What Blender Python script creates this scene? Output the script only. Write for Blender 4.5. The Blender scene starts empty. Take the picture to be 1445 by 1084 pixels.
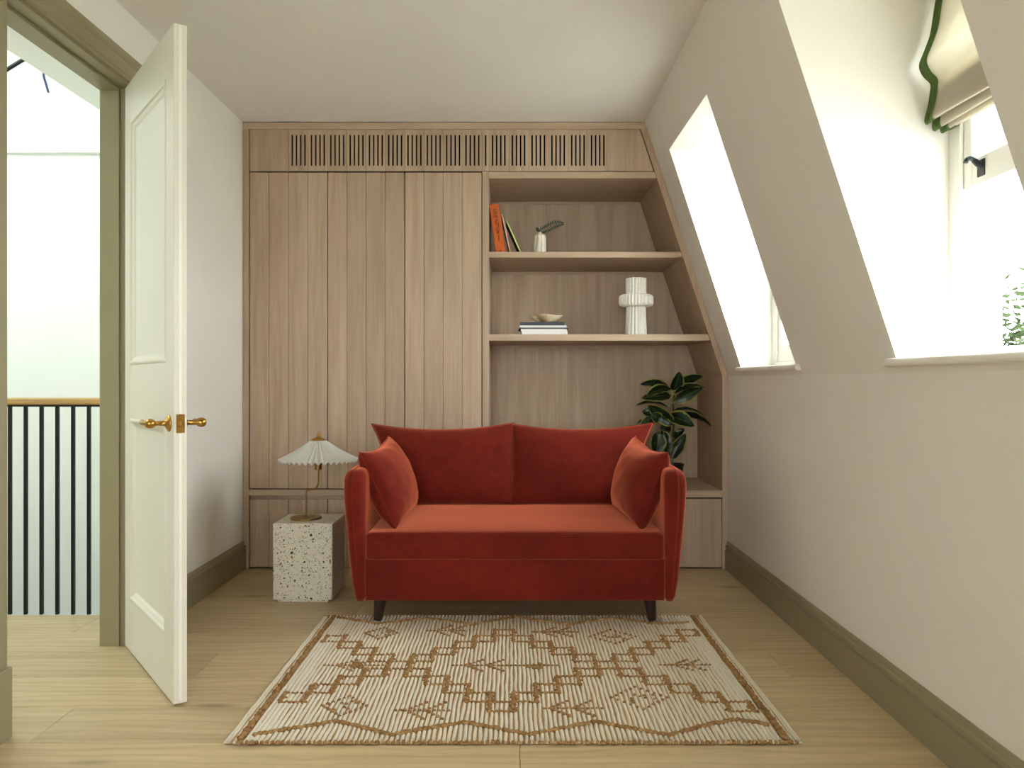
import bpy, bmesh, math, random
from mathutils import Vector, Matrix, noise

# ------------------------------------------------------------------ camera, world, light, exposure
S = bpy.context.scene
C = S.collection
EYE = 1.011
F = 1140.0
cam_d = bpy.data.cameras.new('camera')
cam_d.sensor_fit = 'HORIZONTAL'; cam_d.sensor_width = 36.0
cam_d.lens = 36.0 * F / 1445.0
cam_d.shift_y = -5.0 / 1445.0
cam_d.shift_x = -0.5 / 1445.0
cam_d.clip_start = 0.02; cam_d.clip_end = 500
cam = bpy.data.objects.new('camera', cam_d)
cam.location = (0, 0, EYE); cam.rotation_euler = (math.pi / 2, 0, 0)
C.objects.link(cam); S.camera = cam

world = bpy.data.worlds.new('overcast_sky'); S.world = world
world.use_nodes = True
bg = world.node_tree.nodes['Background']
bg.inputs['Color'].default_value = (0.94, 0.98, 1.0, 1)
bg.inputs['Strength'].default_value = 9.0

S.view_settings.view_transform = 'Standard'
S.view_settings.look = 'None'
S.view_settings.gamma = 1.0
S.view_settings.use_curve_mapping = False
S.view_settings.exposure = 1.40
S.cycles.max_bounces = 14
S.cycles.diffuse_bounces = 8
S.cycles.transparent_max_bounces = 12
S.cycles.use_denoising = True
S.cycles.sample_clamp_indirect = 6.0

WINS = [(3.27, 4.05), (1.646, 2.41)]      # dormer openings along the sloping wall
WZ0, WZ1 = 1.07, 2.17
OPEN0, OPEN1 = -0.95, 0.62                              # opening in the added partition that shades the near side walls
ADDEDWIN = (-1.2, 0.8, 0.6, 2.15)                     # added, unseen window behind the viewer for frontal light (x0, x1, z0, z1)


def portal(name, loc, rot, sx, sy):
    l = bpy.data.lights.new(name, 'AREA'); l.shape = 'RECTANGLE'; l.size = sx; l.size_y = sy
    l.cycles.is_portal = True
    o = bpy.data.objects.new(name, l); o.location = loc; o.rotation_euler = rot; C.objects.link(o)


for (a, b) in WINS:
    portal('window_daylight', (1.452, (a + b) / 2, (WZ0 + WZ1) / 2), (0, math.pi / 2, 0), WZ1 - WZ0, b - a)
portal('added_window_daylight', (-0.20, -3.32, 1.375), (math.pi / 2, 0, math.pi), 2.0, 1.55)
portal('skylight_daylight', (-2.71, 2.80, 3.22), (0, 0, 0), 1.2, 2.2)

# ------------------------------------------------------------------ helpers
rnd = random.Random(7)
WLOC = {}


def thing(name, label, cat, loc=(0, 0, 0), rotz=0, group=None, kind=None):
    o = bpy.data.objects.new(name, None); C.objects.link(o)
    o.empty_display_size = 0.05
    o.location = loc; o.rotation_euler = (0, 0, rotz)
    o['label'] = label; o['category'] = cat
    if group: o['group'] = group
    if kind: o['kind'] = kind
    WLOC[o.name] = Vector(loc)
    return o


def tag(o, label, cat, group=None, kind=None):
    o['label'] = label; o['category'] = cat
    if group: o['group'] = group
    if kind: o['kind'] = kind
    return o


def add(name, me, mat, parent=None, loc=(0, 0, 0), smooth=False, label=None, kind=None, rot=None):
    """link mesh as an object whose origin is at world loc (parents are never rotated, except by local builders)"""
    o = bpy.data.objects.new(name, me); C.objects.link(o)
    loc = Vector(loc)
    if mat is not None and len(me.materials) == 0: me.materials.append(mat)
    if parent is not None:
        o.parent = parent
        o.location = loc - WLOC[parent.name]
    else:
        o.location = loc
    if rot: o.rotation_euler = rot
    WLOC[o.name] = loc
    if smooth:
        for p in me.polygons: p.use_smooth = True
    if label: o['label'] = label
    if kind: o['kind'] = kind
    return o


def bm_mesh(bm, name='m'):
    me = bpy.data.meshes.new(name)
    bmesh.ops.recalc_face_normals(bm, faces=bm.faces)
    bm.to_mesh(me); bm.free(); return me


_cache = {}


def box_mesh(dx, dy, dz, bev=0.0, seg=1, mat=None):
    k = (round(dx, 5), round(dy, 5), round(dz, 5), bev, seg, mat.name if mat else '')
    if k in _cache: return _cache[k]
    bm = bmesh.new(); bmesh.ops.create_cube(bm, size=1.0)
    for v in bm.verts: v.co = Vector((v.co.x * dx, v.co.y * dy, v.co.z * dz))
    if bev: bmesh.ops.bevel(bm, geom=bm.edges[:], offset=bev, segments=seg, profile=0.5, affect='EDGES')
    me = bm_mesh(bm); _cache[k] = me
    return me


def box(name, x0, x1, y0, y1, z0, z1, mat, parent=None, bev=0.0, seg=1, **kw):
    me = box_mesh(x1 - x0, y1 - y0, z1 - z0, bev, seg, mat)
    return add(name, me, mat, parent, ((x0 + x1) / 2, (y0 + y1) / 2, (z0 + z1) / 2), **kw)


def bm_box(bm, x0, x1, y0, y1, z0, z1):
    m = Matrix.Translation(((x0 + x1) / 2, (y0 + y1) / 2, (z0 + z1) / 2)) @ Matrix.Diagonal((x1 - x0, y1 - y0, z1 - z0, 1))
    return bmesh.ops.create_cube(bm, size=1.0, matrix=m)['verts']


def bm_prism(bm, poly, a, b, axis='y'):
    """extrude 2D polygon. axis y: poly=(x,z) from y=a..b ; axis x: poly=(y,z) ; axis z: poly=(x,y)"""
    def P(p, t):
        if axis == 'y': return (p[0], t, p[1])
        if axis == 'x': return (t, p[0], p[1])
        return (p[0], p[1], t)
    A = [bm.verts.new(P(p, a)) for p in poly]; B = [bm.verts.new(P(p, b)) for p in poly]
    n = len(poly)
    bm.faces.new(A); bm.faces.new(B[::-1])
    for i in range(n): bm.faces.new((A[i], B[i], B[(i + 1) % n], A[(i + 1) % n]))


def prism(name, poly, a, b, axis, mat, parent=None, bev=0, **kw):
    bm = bmesh.new(); bm_prism(bm, poly, a, b, axis)
    bmesh.ops.recalc_face_normals(bm, faces=bm.faces)
    if bev: bmesh.ops.bevel(bm, geom=bm.edges[:], offset=bev, segments=1, affect='EDGES')
    c = sum((v.co for v in bm.verts), Vector()) / len(bm.verts)
    for v in bm.verts: v.co -= c
    return add(name, bm_mesh(bm), mat, parent, c, **kw)


def lathe_mesh(prof, n=32, rmod=None, close=True):
    """prof: list of (r,z)"""
    bm = bmesh.new(); rings = []
    for (r, z) in prof:
        if r < 1e-5:
            rings.append([bm.verts.new((0, 0, z))])
        else:
            ring = []
            for i in range(n):
                a = 2 * math.pi * i / n
                rr = r * (rmod(a, z) if rmod else 1)
                ring.append(bm.verts.new((rr * math.cos(a), rr * math.sin(a), z)))
            rings.append(ring)
    for A, B in zip(rings, rings[1:]):
        if len(A) == 1 and len(B) == 1: continue
        for i in range(n):
            j = (i + 1) % n
            if len(A) == 1: bm.faces.new((A[0], B[i], B[j]))
            elif len(B) == 1: bm.faces.new((A[i], B[0], A[j]))
            else: bm.faces.new((A[i], B[i], B[j], A[j]))
    return bm_mesh(bm)


def bm_tube(bm, pts, r, n=10, cap=True, closed=False):
    pts = [Vector(p) for p in pts]; N = len(pts)
    rr = r if isinstance(r, (list, tuple)) else [r] * N
    rings = []
    up = Vector((0.13, 0.31, 0.94)).normalized(); prev = None
    for i, p in enumerate(pts):
        if closed: t = (pts[(i + 1) % N] - pts[i - 1])
        else: t = (pts[min(i + 1, N - 1)] - pts[max(i - 1, 0)])
        t.normalize()
        if prev is None:
            u = t.cross(up)
            if u.length < 1e-3: u = t.cross(Vector((1, 0, 0)))
        else:
            u = prev - t * prev.dot(t)
        u.normalize(); prev = u; w = t.cross(u)
        rings.append([bm.verts.new(p + (u * math.cos(2 * math.pi * k / n) + w * math.sin(2 * math.pi * k / n)) * rr[i]) for k in range(n)])
    pairs = list(zip(rings, rings[1:]))
    if closed: pairs.append((rings[-1], rings[0]))
    for A, B in pairs:
        for k in range(n): bm.faces.new((A[k], A[(k + 1) % n], B[(k + 1) % n], B[k]))
    if cap and not closed:
        bm.faces.new(rings[0][::-1]); bm.faces.new(rings[-1])


def tube_mesh(pts, r, n=10, closed=False):
    bm = bmesh.new(); bm_tube(bm, pts, r, n, True, closed); return bm_mesh(bm)


def smooth_path(pts, k=6):
    """catmull-rom"""
    pts = [Vector(p) for p in pts]; out = []
    for i in range(len(pts) - 1):
        p0 = pts[max(i - 1, 0)]; p1 = pts[i]; p2 = pts[i + 1]; p3 = pts[min(i + 2, len(pts) - 1)]
        for j in range(k):
            t = j / k
            out.append(0.5 * ((2 * p1) + (p2 - p0) * t + (2 * p0 - 5 * p1 + 4 * p2 - p3) * t * t + (3 * p1 - p0 - 3 * p2 + p3) * t ** 3))
    out.append(pts[-1]); return out


# ------------------------------------------------------------------ materials
def lin(r, g, b):
    f = lambda c: (c / 255 / 12.92) if c / 255 <= 0.04045 else ((c / 255 + 0.055) / 1.055) ** 2.4
    return (f(r), f(g), f(b), 1)


class N:
    def __init__(s, name):
        s.m = bpy.data.materials.new(name); s.m.use_nodes = True
        s.t = s.m.node_tree; s.b = s.t.nodes['Principled BSDF']

    def n(s, typ, **kw):
        x = s.t.nodes.new(typ)
        for k, v in kw.items():
            if hasattr(x, k): setattr(x, k, v)
            else: x.inputs[k].default_value = v
        return x

    def l(s, a, b): s.t.links.new(a, b)

    def math(s, op, a, b=None, clamp=False):
        x = s.t.nodes.new('ShaderNodeMath'); x.operation = op; x.use_clamp = clamp
        for i, v in enumerate((a, b)):
            if v is None: continue
            if hasattr(v, 'links'): s.l(v, x.inputs[i])
            else: x.inputs[i].default_value = v
        return x.outputs[0]

    def mix(s, fac, a, b, mode='MIX'):
        x = s.t.nodes.new('ShaderNodeMix'); x.data_type = 'RGBA'; x.blend_type = mode
        for sock, v in ((x.inputs[0], fac), (x.inputs[6], a), (x.inputs[7], b)):
            if hasattr(v, 'links'): s.l(v, sock)
            else: sock.default_value = v
        return x.outputs[2]

    def ramp(s, fac, stops):
        x = s.t.nodes.new('ShaderNodeValToRGB'); e = x.color_ramp.elements
        e[0].position, e[0].color = stops[0]; e[1].position, e[1].color = stops[-1]
        for p, c in stops[1:-1]:
            k = e.new(p); k.color = c
        s.l(fac, x.inputs[0]); return x.outputs[0]

    def bump(s, h, strength, dist=0.01):
        x = s.t.nodes.new('ShaderNodeBump'); x.inputs['Strength'].default_value = strength; x.inputs['Distance'].default_value = dist
        s.l(h, x.inputs['Height']); s.l(x.outputs[0], s.b.inputs['Normal'])

    def coords(s, scale=(1, 1, 1), rand=True):
        tc = s.n('ShaderNodeTexCoord'); out = tc.outputs['Object']
        if rand:
            oi = s.n('ShaderNodeObjectInfo'); r = s.math('MULTIPLY', oi.outputs['Random'], 41.0)
            cx = s.n('ShaderNodeCombineXYZ')
            for i in range(3): s.l(r, cx.inputs[i])
            va = s.n('ShaderNodeVectorMath', operation='ADD'); s.l(out, va.inputs[0]); s.l(cx.outputs[0], va.inputs[1]); out = va.outputs[0]
        mp = s.n('ShaderNodeMapping'); mp.inputs['Scale'].default_value = scale; s.l(out, mp.inputs[0])
        return mp.outputs[0]

    def noise(s, vec, scale, detail=4, rough=0.5, dist=0.0):
        x = s.n('ShaderNodeTexNoise'); x.inputs['Scale'].default_value = scale; x.inputs['Detail'].default_value = detail
        x.inputs['Roughness'].default_value = rough; x.inputs['Distortion'].default_value = dist
        s.l(vec, x.inputs['Vector']); return x.outputs['Fac']

    def set(s, col=None, rough=0.5, metal=0.0, spec=0.5, **kw):
        if col is not None:
            if hasattr(col, 'links'): s.l(col, s.b.inputs['Base Color'])
            else: s.b.inputs['Base Color'].default_value = col
        s.b.inputs['Roughness'].default_value = rough; s.b.inputs['Metallic'].default_value = metal
        s.b.inputs['Specular IOR Level'].default_value = spec
        for k, v in kw.items(): s.b.inputs[k].default_value = v
        return s.m


def paint(name, rgb, rough=0.6, var=0.04, scale=3.0, spec=0.3, bump=0.05):
    m = N(name); v = m.coords(rand=False); c = lin(*rgb)
    f = m.noise(v, scale, 3)
    d = tuple(x * (1 - var) for x in c[:3]) + (1,); e = tuple(min(1, x * (1 + var)) for x in c[:3]) + (1,)
    col = m.mix(f, d, e)
    m.bump(m.noise(v, 220, 2), bump, 0.002)
    return m.set(col, rough, spec=spec)


def oak(name, dark, light, grain, tint=0.10, rough=0.55, knots=False, fine=1.0, wb=0.38):
    """grain: 'x','y' or 'z' = grain direction"""
    m = N(name)
    sc = {'x': (0.6, 9, 9), 'y': (9, 0.6, 9), 'z': (9, 9, 0.6)}[grain]
    v = m.coords(sc)
    a = m.noise(v, 2.2, 5, 0.6, 0.6)
    sf = {'x': (2, 140, 140), 'y': (140, 2, 140), 'z': (140, 140, 2)}[grain]
    b = m.noise(m.coords(sf), 1.6 * fine, 3, 0.6)
    f = m.math('ADD', m.math('MULTIPLY', a, 1 - wb), m.math('MULTIPLY', b, wb))
    col = m.ramp(f, [(0.32, lin(*dark)), (0.68, lin(*light))])
    if knots:
        vk = m.coords({'x': (0.55, 1.6, 1.6), 'y': (1.6, 0.55, 1.6), 'z': (1.6, 1.6, 0.55)}[grain])
        w = m.n('ShaderNodeTexWave', wave_type='BANDS', bands_direction={'x': 'Y', 'y': 'X', 'z': 'X'}[grain])
        w.inputs['Scale'].default_value = 5.0; w.inputs['Distortion'].default_value = 9.0; w.inputs['Detail'].default_value = 2.0
        w.inputs['Detail Scale'].default_value = 0.8
        m.l(vk, w.inputs['Vector'])
        col = m.mix(m.math('MULTIPLY', m.ramp(w.outputs['Fac'], [(0.55, (0, 0, 0, 1)), (0.95, (1, 1, 1, 1))]), 0.17), col, lin(*[x * 0.72 for x in dark]))
        vo = m.n('ShaderNodeTexVoronoi'); vo.inputs['Scale'].default_value = 1.0
        m.l(m.coords({'x': (1.1, 4.0, 4.0), 'y': (4, 1.1, 4), 'z': (4, 4, 1.1)}[grain]), vo.inputs['Vector'])
        kk = m.ramp(vo.outputs['Distance'], [(0.02, (1, 1, 1, 1)), (0.10, (0, 0, 0, 1))])
        col = m.mix(m.math('MULTIPLY', kk, 0.5), col, lin(*[x * 0.5 for x in dark]))
    oi = m.n('ShaderNodeObjectInfo')
    t = m.math('ADD', m.math('MULTIPLY', oi.outputs['Random'], 2 * tint), 1 - tint)
    cx = m.n('ShaderNodeCombineColor')
    for i in range(3): m.l(t, cx.inputs[i])
    col = m.mix(1.0, col, cx.outputs[0], 'MULTIPLY')
    m.bump(b, 0.12, 0.002)
    return m.set(col, rough, spec=0.35)


M = {}
M['wall'] = paint('wall_paint', (231, 228, 221), 0.75)
M['ceil'] = paint('ceiling_paint', (233, 230, 224), 0.8)
M['hallwall'] = paint('hall_paint', (238, 240, 236), 0.7)
M['trim'] = paint('olive_trim_paint', (147, 138, 109), 0.45)
M['door'] = paint('door_paint', (222, 218, 205), 0.4, 0.02)
M['white'] = paint('white_gloss_paint', (236, 236, 230), 0.35, 0.02)
M['oakv'] = oak('limed_oak_vertical', (161, 137, 113), (190, 167, 143), 'z', 0.06)
M['oakh'] = oak('limed_oak_horizontal', (164, 140, 116), (194, 171, 147), 'x', 0.05)
M['floor'] = oak('oak_floor', (176, 154, 116), (206, 185, 146), 'x', 0.10, 0.42, True, wb=0.26)
M['rail'] = oak('oak_handrail', (170, 135, 85), (205, 168, 112), 'x', 0.05)
M['dark'] = paint('void_shade_paint', (18, 17, 16), 0.8)  # near-black paint standing in for shade inside the joinery
M['black'] = paint('black_metal', (22, 26, 30), 0.4, 0.1)
M['sub'] = paint('sub_floor', (90, 75, 55), 0.9)


def velvet():
    m = N('rust_velvet'); v = m.coords(rand=True)
    a = m.noise(v, 3.2, 3, 0.5); b = m.noise(v, 26, 4, 0.65); c = m.noise(m.coords((1, 1, 0.35)), 420, 2)
    f = m.math('ADD', m.math('MULTIPLY', a, 0.55), m.math('MULTIPLY', b, 0.45))
    col = m.ramp(f, [(0.33, lin(82, 17, 10)), (0.68, lin(116, 29, 17))])
    m.bump(c, 0.25, 0.0015)
    m.set(col, 0.85, spec=0.15)
    m.b.inputs['Sheen Weight'].default_value = 1.0
    m.b.inputs['Sheen Roughness'].default_value = 0.45
    m.b.inputs['Sheen Tint'].default_value = lin(255, 140, 104)
    return m.m


M['velvet'] = velvet()
m = N('dark_stained_wood'); M['leg'] = m.set(m.mix(m.noise(m.coords((20, 20, 2)), 3), lin(36, 22, 18), lin(58, 36, 28)), 0.35)
m = N('brass'); M['brass'] = m.set(m.mix(m.noise(m.coords(), 30), lin(170, 128, 58), lin(196, 154, 82)), 0.28, 1.0)
m = N('antique_brass'); M['abrass'] = m.set(m.mix(m.noise(m.coords(), 40), lin(138, 108, 58), lin(166, 134, 78)), 0.34, 1.0)


def glass(name='window_glass', tint=(0.88, 0.90, 0.90, 1)):
    m = N(name); t = m.t; t.nodes.remove(m.b)
    tr = m.n('ShaderNodeBsdfTransparent'); gl = m.n('ShaderNodeBsdfGlossy'); gl.inputs['Roughness'].default_value = 0.02
    tr.inputs[0].default_value = tint
    mx = m.n('ShaderNodeMixShader'); mx.inputs[0].default_value = 0.05; m.l(tr.outputs[0], mx.inputs[1]); m.l(gl.outputs[0], mx.inputs[2])
    m.l(mx.outputs[0], t.nodes['Material Output'].inputs['Surface']); return m.m


M['glass'] = glass()
M['skyglass'] = glass('skylight_tinted_glass', (0.64, 0.66, 0.65, 1))


def terrazzo():
    m = N('terrazzo'); v = m.coords(rand=False)
    col = m.mix(m.noise(v, 60, 3), lin(204, 198, 178), lin(224, 218, 200))
    for sc, th, p, c in ((62, 0.26, 0.80, lin(70, 70, 66)), (105, 0.30, 0.66, lin(126, 112, 92)), (150, 0.30, 0.72, lin(86, 84, 80)), (34, 0.20, 0.86, lin(40, 42, 44)), (90, 0.26, 0.7, lin(228, 224, 212))):
        vo = m.n('ShaderNodeTexVoronoi'); vo.inputs['Scale'].default_value = sc; vo.inputs['Randomness'].default_value = 1.0
        mp = m.n('ShaderNodeMapping'); mp.inputs['Location'].default_value = (sc * .13, sc * .37, sc * .71); m.l(v, mp.inputs[0])
        nz = m.n('ShaderNodeTexNoise'); nz.inputs['Scale'].default_value = sc * 2.0; m.l(v, nz.inputs['Vector'])
        va = m.n('ShaderNodeVectorMath', operation='MULTIPLY_ADD'); m.l(nz.outputs['Color'], va.inputs[0])
        va.inputs[1].default_value = (0.6 / sc,) * 3; m.l(mp.outputs[0], va.inputs[2])
        m.l(va.outputs[0], vo.inputs['Vector'])
        sx = m.n('ShaderNodeSeparateColor'); m.l(vo.outputs['Color'], sx.inputs[0])
        on = m.math('MULTIPLY', m.math('LESS_THAN', vo.outputs['Distance'], th), m.math('GREATER_THAN', sx.outputs[0], p))
        col = m.mix(on, col, c)
    return m.set(col, 0.35)


M['terrazzo'] = terrazzo()
m = N('shade_paper'); m.set(m.mix(m.noise(m.coords(), 50), lin(232, 230, 222), lin(244, 243, 238)), 0.8)
m.b.inputs['Transmission Weight'].default_value = 0.0
M['shade'] = m.m
m = N('rug_wool'); v = m.coords((1, 1, 1), False)
w = m.noise(m.coords((90, 40, 90), False), 3, 3, .6)
m.bump(m.noise(m.coords((60, 190, 60), False), 2.5, 2), 0.8, 0.004)
M['wool'] = m.set(m.mix(w, lin(212, 202, 180), lin(242, 235, 219)), 0.95, spec=0.1)
m = N('rug_jute'); v = m.coords((1, 1, 1), False)
M['jute'] = m.set(m.ramp(m.noise(v, 55, 4, .7), [(0.3, lin(120, 84, 46)), (0.7, lin(184, 146, 98))]), 0.95, spec=0.1)
m.bump(m.noise(v, 500, 2), 0.8, 0.003)
m = N('ceramic_white'); M['ceramic'] = m.set(m.mix(m.noise(m.coords(), 60), lin(224, 220, 210), lin(240, 237, 230)), 0.7)


def marble():
    m = N('cream_marble'); v = m.coords((1, 1, 0.5))
    w = m.n('ShaderNodeTexWave'); w.inputs['Scale'].default_value = 9; w.inputs['Distortion'].default_value = 14; w.inputs['Detail'].default_value = 3
    m.l(v, w.inputs['Vector'])
    return m.set(m.ramp(w.outputs['Fac'], [(0.0, lin(176, 164, 134)), (0.14, lin(222, 214, 194)), (1.0, lin(236, 230, 214))]), 0.35)


M['marble'] = marble()


def plain(name, rgb, rough=0.6, var=0.06, metal=0.0, scale=40):
    m = N(name); c = lin(*rgb)
    return m.set(m.mix(m.noise(m.coords(), scale), tuple(x * (1 - var) for x in c[:3]) + (1,), tuple(x * (1 + var) for x in c[:3]) + (1,)), rough, metal)


# ------------------------------------------------------------------ room shell
XL, XR, YB, YN, ZC = -1.449, 1.16, 4.335, -3.2, 2.40
YREAR = 4.95
XO = 1.436                     # outer face of the raking wall
XH = -1.57                     # hall face of the partition
def slopeX(z): return 0.711 + 0.449 * (ZC - z) / (ZC - 1.034)

# floor: slab + individual planks
floor = box('floor', XH - 1.73, XR + 0.04, YN - 0.05, 4.42, -0.16, -0.014, M['sub'])
# the hall side of the slab ends at the stairwell
bpy.data.objects.remove(floor)
bm = bmesh.new()
bm_prism(bm, [(-3.3, YN - .1), (XR + .05, YN - .1), (XR + .05, YREAR), (XH, YREAR), (XH, 3.50), (-3.3, 3.50)], -0.2, -0.014, 'z')
floor = add('floor', bm_mesh(bm), M['sub'])
tag(floor, 'pale wide oak plank floor running across the room and hall', 'floor', kind='structure')
PW = 0.2455
row_y = [2.254 + PW * k for k in range(-23, 9)]
fixed = {3: -1.09, 5: -1.77 + 0.0}
frnd = random.Random(3)
for k, y0 in zip(range(-23, 9), row_y):
    y1 = y0 + PW
    y1 = min(y1, 4.42)
    hall = y0 < 3.45
    xa, xb = (-3.28 if hall else XL - 0.02), XR + 0.02
    cuts = []
    x = xa + frnd.uniform(0.5, 1.5)
    if k == 2: cuts = [-2.9, -1.088, 0.95]
    elif k == 4: cuts = [-1.765, 0.15]
    elif k == 1: cuts = [-2.2, -0.25]
    elif k == 0: cuts = [-1.35, 0.62]
    elif k == 3: cuts = [-2.0, -0.55]
    elif k == -1: cuts = [-2.7, 0.02]
    else:
        while x < xb - 0.3:
            cuts.append(x); x += frnd.uniform(1.5, 2.1)
    xs = [xa] + cuts + [xb]
    yy1 = min(y1, 3.505) if (hall and y1 > 3.505) else y1
    for p, q in zip(xs, xs[1:]):
        if hall and y1 > 3.505 and q > XL: yy = y1
        else: yy = yy1
        if hall and y1 > 3.505 and p < XL < q:
            # the board row that meets the stair edge: hall piece is shorter
            box('plank', p, XL - 0.0005, y0 + .0006, yy1 - .0006, -0.014, 0, M['floor'], floor, bev=.0012)
            box('plank', XL + .0005, q, y0 + .0006, y1 - .0006, -0.014, 0, M['floor'], floor, bev=.0012)
            continue
        box('plank', p + .0005, q - .0005, y0 + .0006, yy - .0006, -0.014, 0, M['floor'], floor, bev=.0012)

# ceiling
bm = bmesh.new()
bm_box(bm, XH, 1.436, YN - .1, YREAR, ZC, ZC + .12)
ceil = add('ceiling', bm_mesh(bm), M['ceil'])
tag(ceil, 'flat off-white painted ceiling above the sofa', 'ceiling', kind='structure')

# left partition wall with the door opening
DY0, DY1, DZ = 2.284, 3.100, 2.145
bm = bmesh.new()
bm_box(bm, XH, XL, YN, DY0, 0, ZC)
bm_box(bm, XH, XL, DY1, YREAR, 0, ZC)
bm_box(bm, XH, XL, DY0, DY1, DZ, ZC)
wl = add('wall_left', bm_mesh(bm), M['wall']); tag(wl, 'off-white painted left wall with the doorway', 'wall', kind='structure')
# rear (behind joinery) and near wall behind the camera
wb = box('wall_back', XH, 1.436, YREAR, YREAR + .1, -.1, ZC + .1, M['wall']); tag(wb, 'wall hidden behind the fitted oak joinery', 'wall', kind='structure')
NWX0, NWX1, NWZ0, NWZ1 = ADDEDWIN
bm = bmesh.new()
bm_box(bm, XH, NWX0, YN - .1, YN, -.1, ZC + .1); bm_box(bm, NWX1, 1.436, YN - .1, YN, -.1, ZC + .1)
bm_box(bm, NWX0, NWX1, YN - .1, YN, -.1, NWZ0); bm_box(bm, NWX0, NWX1, YN - .1, YN, NWZ1, ZC + .1)
wn = add('wall_near', bm_mesh(bm), M['wall']); tag(wn, 'painted wall behind the viewer', 'wall', kind='structure')
bm = bmesh.new()  # unseen partition added to shade the near side walls; oak cuts the bounce
bm_box(bm, XL, OPEN0, -.60, -.48, 0, ZC); bm_box(bm, OPEN1, 1.2, -.60, -.48, 0, ZC); bm_box(bm, OPEN0, OPEN1, -.60, -.48, 2.1, ZC)
wp = add('added_shade_partition', bm_mesh(bm), M['oakv']); tag(wp, 'added unseen oak partition with a wide opening, shading the near walls', 'wall', kind='structure')
# right wall: knee wall + raking wall with dormer openings
bm = bmesh.new()
bm_box(bm, XR, XO, YN, YREAR, -.1, 1.034)
zs = 1.052
edges = [YREAR]
for a, b in WINS: edges += [b, a]
edges.append(YN)
for i in range(0, len(edges), 2):
    bm_prism(bm, [(slopeX(ZC), ZC), (XR, 1.034), (XO, 1.034), (XO, ZC)], edges[i + 1], edges[i], 'y')
for a, b in WINS:
    bm_prism(bm, [(slopeX(ZC), ZC), (slopeX(WZ1), WZ1), (XO, WZ1), (XO, ZC)], a, b, 'y')
    bm_prism(bm, [(XR, 1.034), (slopeX(zs), zs), (XO, zs), (XO, 1.034)], a, b, 'y')
wr = add('wall_right', bm_mesh(bm), M['wall']); tag(wr, 'off-white raking mansard wall with dormer window recesses', 'wall', kind='structure')


def skirting(name, x, y0, y1, sgn, label):
    """profile in (x,z), sgn=+1 projects to +x"""
    p = [(0, 0), (.020, 0), (.020, .103), (.0125, .106), (.0125, .112), (.018, .116), (.018, .125), (.0115, .130), (.0115, .136), (.0065, .147), (0, .147)]
    o = prism(name, [(x + sgn * a, b) for a, b in p], y0, y1, 'y', M['trim'])
    tag(o, label, 'baseboard', kind='structure')


skirting('baseboard_left', XL, 3.19, YB, 1, 'olive moulded baseboard between door and wardrobe')
skirting('baseboard_near_left', XL, -.48, 2.165, 1, 'olive moulded baseboard on the near side of the doorway')
skirting('baseboard_right', XR, -.48, YB, -1, 'long olive moulded baseboard under the raking wall')

# ------------------------------------------------------------------ hall beyond the doorway
bm = bmesh.new()
ZL = 2.274
bm_box(bm, -3.45, XH, 4.5, 4.62, -2.7, ZL)
bm_box(bm, -3.45, XH, 4.72, 4.82, ZL - .1, 3.3)
o = add('wall_stairwell', bm_mesh(bm), M['hallwall']); tag(o, 'white stairwell wall seen through the doorway behind the railing', 'wall', kind='structure')
o = box('trim_1', -3.3, XH, 4.47, 4.72, ZL, ZL + .026, M['hallwall'], bev=.002); tag(o, 'white ledge trim along the stairwell wall under the skylight', 'trim', kind='structure')
bm = bmesh.new()
bm_box(bm, -3.45, -3.3, 0.9, 4.82, -2.7, 3.3)
bm_box(bm, -3.45, XH, 0.9, 1.0, -2.7, 3.3)
o = add('wall_hall', bm_mesh(bm), M['hallwall']); tag(o, 'white outer hall wall beyond the stairs', 'wall', kind='structure')
bm = bmesh.new()
bm_box(bm, -2.12, XH, 1.0, 4.5, ZC, ZC + .12)
bm_box(bm, -3.3, -2.12, 1.0, 1.7, ZC, ZC + .12)
bm_box(bm, -2.12, -2.06, 1.7, 4.72, ZC + .12, 3.3)
bm_box(bm, -3.3, -2.06, 3.9, 4.72, 3.2, 3.32)
bm_box(bm, -3.3, -2.12, 1.64, 1.7, ZC + .12, 3.3)
bm_box(bm, XH - .55, XH, 4.5, 4.72, ZC, ZC + .12)
o = add('ceiling_hall', bm_mesh(bm), M['hallwall']); tag(o, 'white hall ceiling with a skylight shaft', 'ceiling', kind='structure')
o = box('floor_below', -3.3, XH, 3.5, 4.5, -2.75, -2.6, M['floor']); tag(o, 'floor at the bottom of the stairwell', 'floor', kind='structure')
bm = bmesh.new(); bm_box(bm, -3.3, XH, 3.44, 3.50, -2.6, -0.2); bm_box(bm, XH - .02, XH, 3.5, 4.5, -2.6, 0.0)
o = add('wall_stair_side', bm_mesh(bm), M['hallwall']); tag(o, 'white stairwell side below floor level', 'wall', kind='structure')
# skylight
sk = thing('window_4', 'white framed skylight over the stairwell', 'skylight', (-2.71, 2.80, 3.15), kind='structure')
bm = bmesh.new()
for x in (-3.3, -2.18): bm_box(bm, x, x + .06, 1.7, 3.9, 3.12, 3.2)
for y in (1.7, 2.77, 3.84): bm_box(bm, -3.24, -2.18, y, y + .06, 3.12, 3.2)
for v in bm.verts: v.co -= Vector((-2.71, 2.80, 3.15))
add('frame', bm_mesh(bm), M['white'], sk, (-2.71, 2.80, 3.15))
for y0, y1 in ((1.76, 2.77), (2.83, 3.84)):
    box('pane', -3.24, -2.18, y0, y1, 3.155, 3.161, M['skyglass'], sk)
o = add('skylight_pole', tube_mesh([(-2.13, 4.1, 2.855), (-2.56, 4.1, 2.592), (-3.0, 4.1, 2.323)], .010, 8), M['black'])
tag(o, 'thin black skylight rod at the upper left of the doorway', 'rod')
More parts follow.
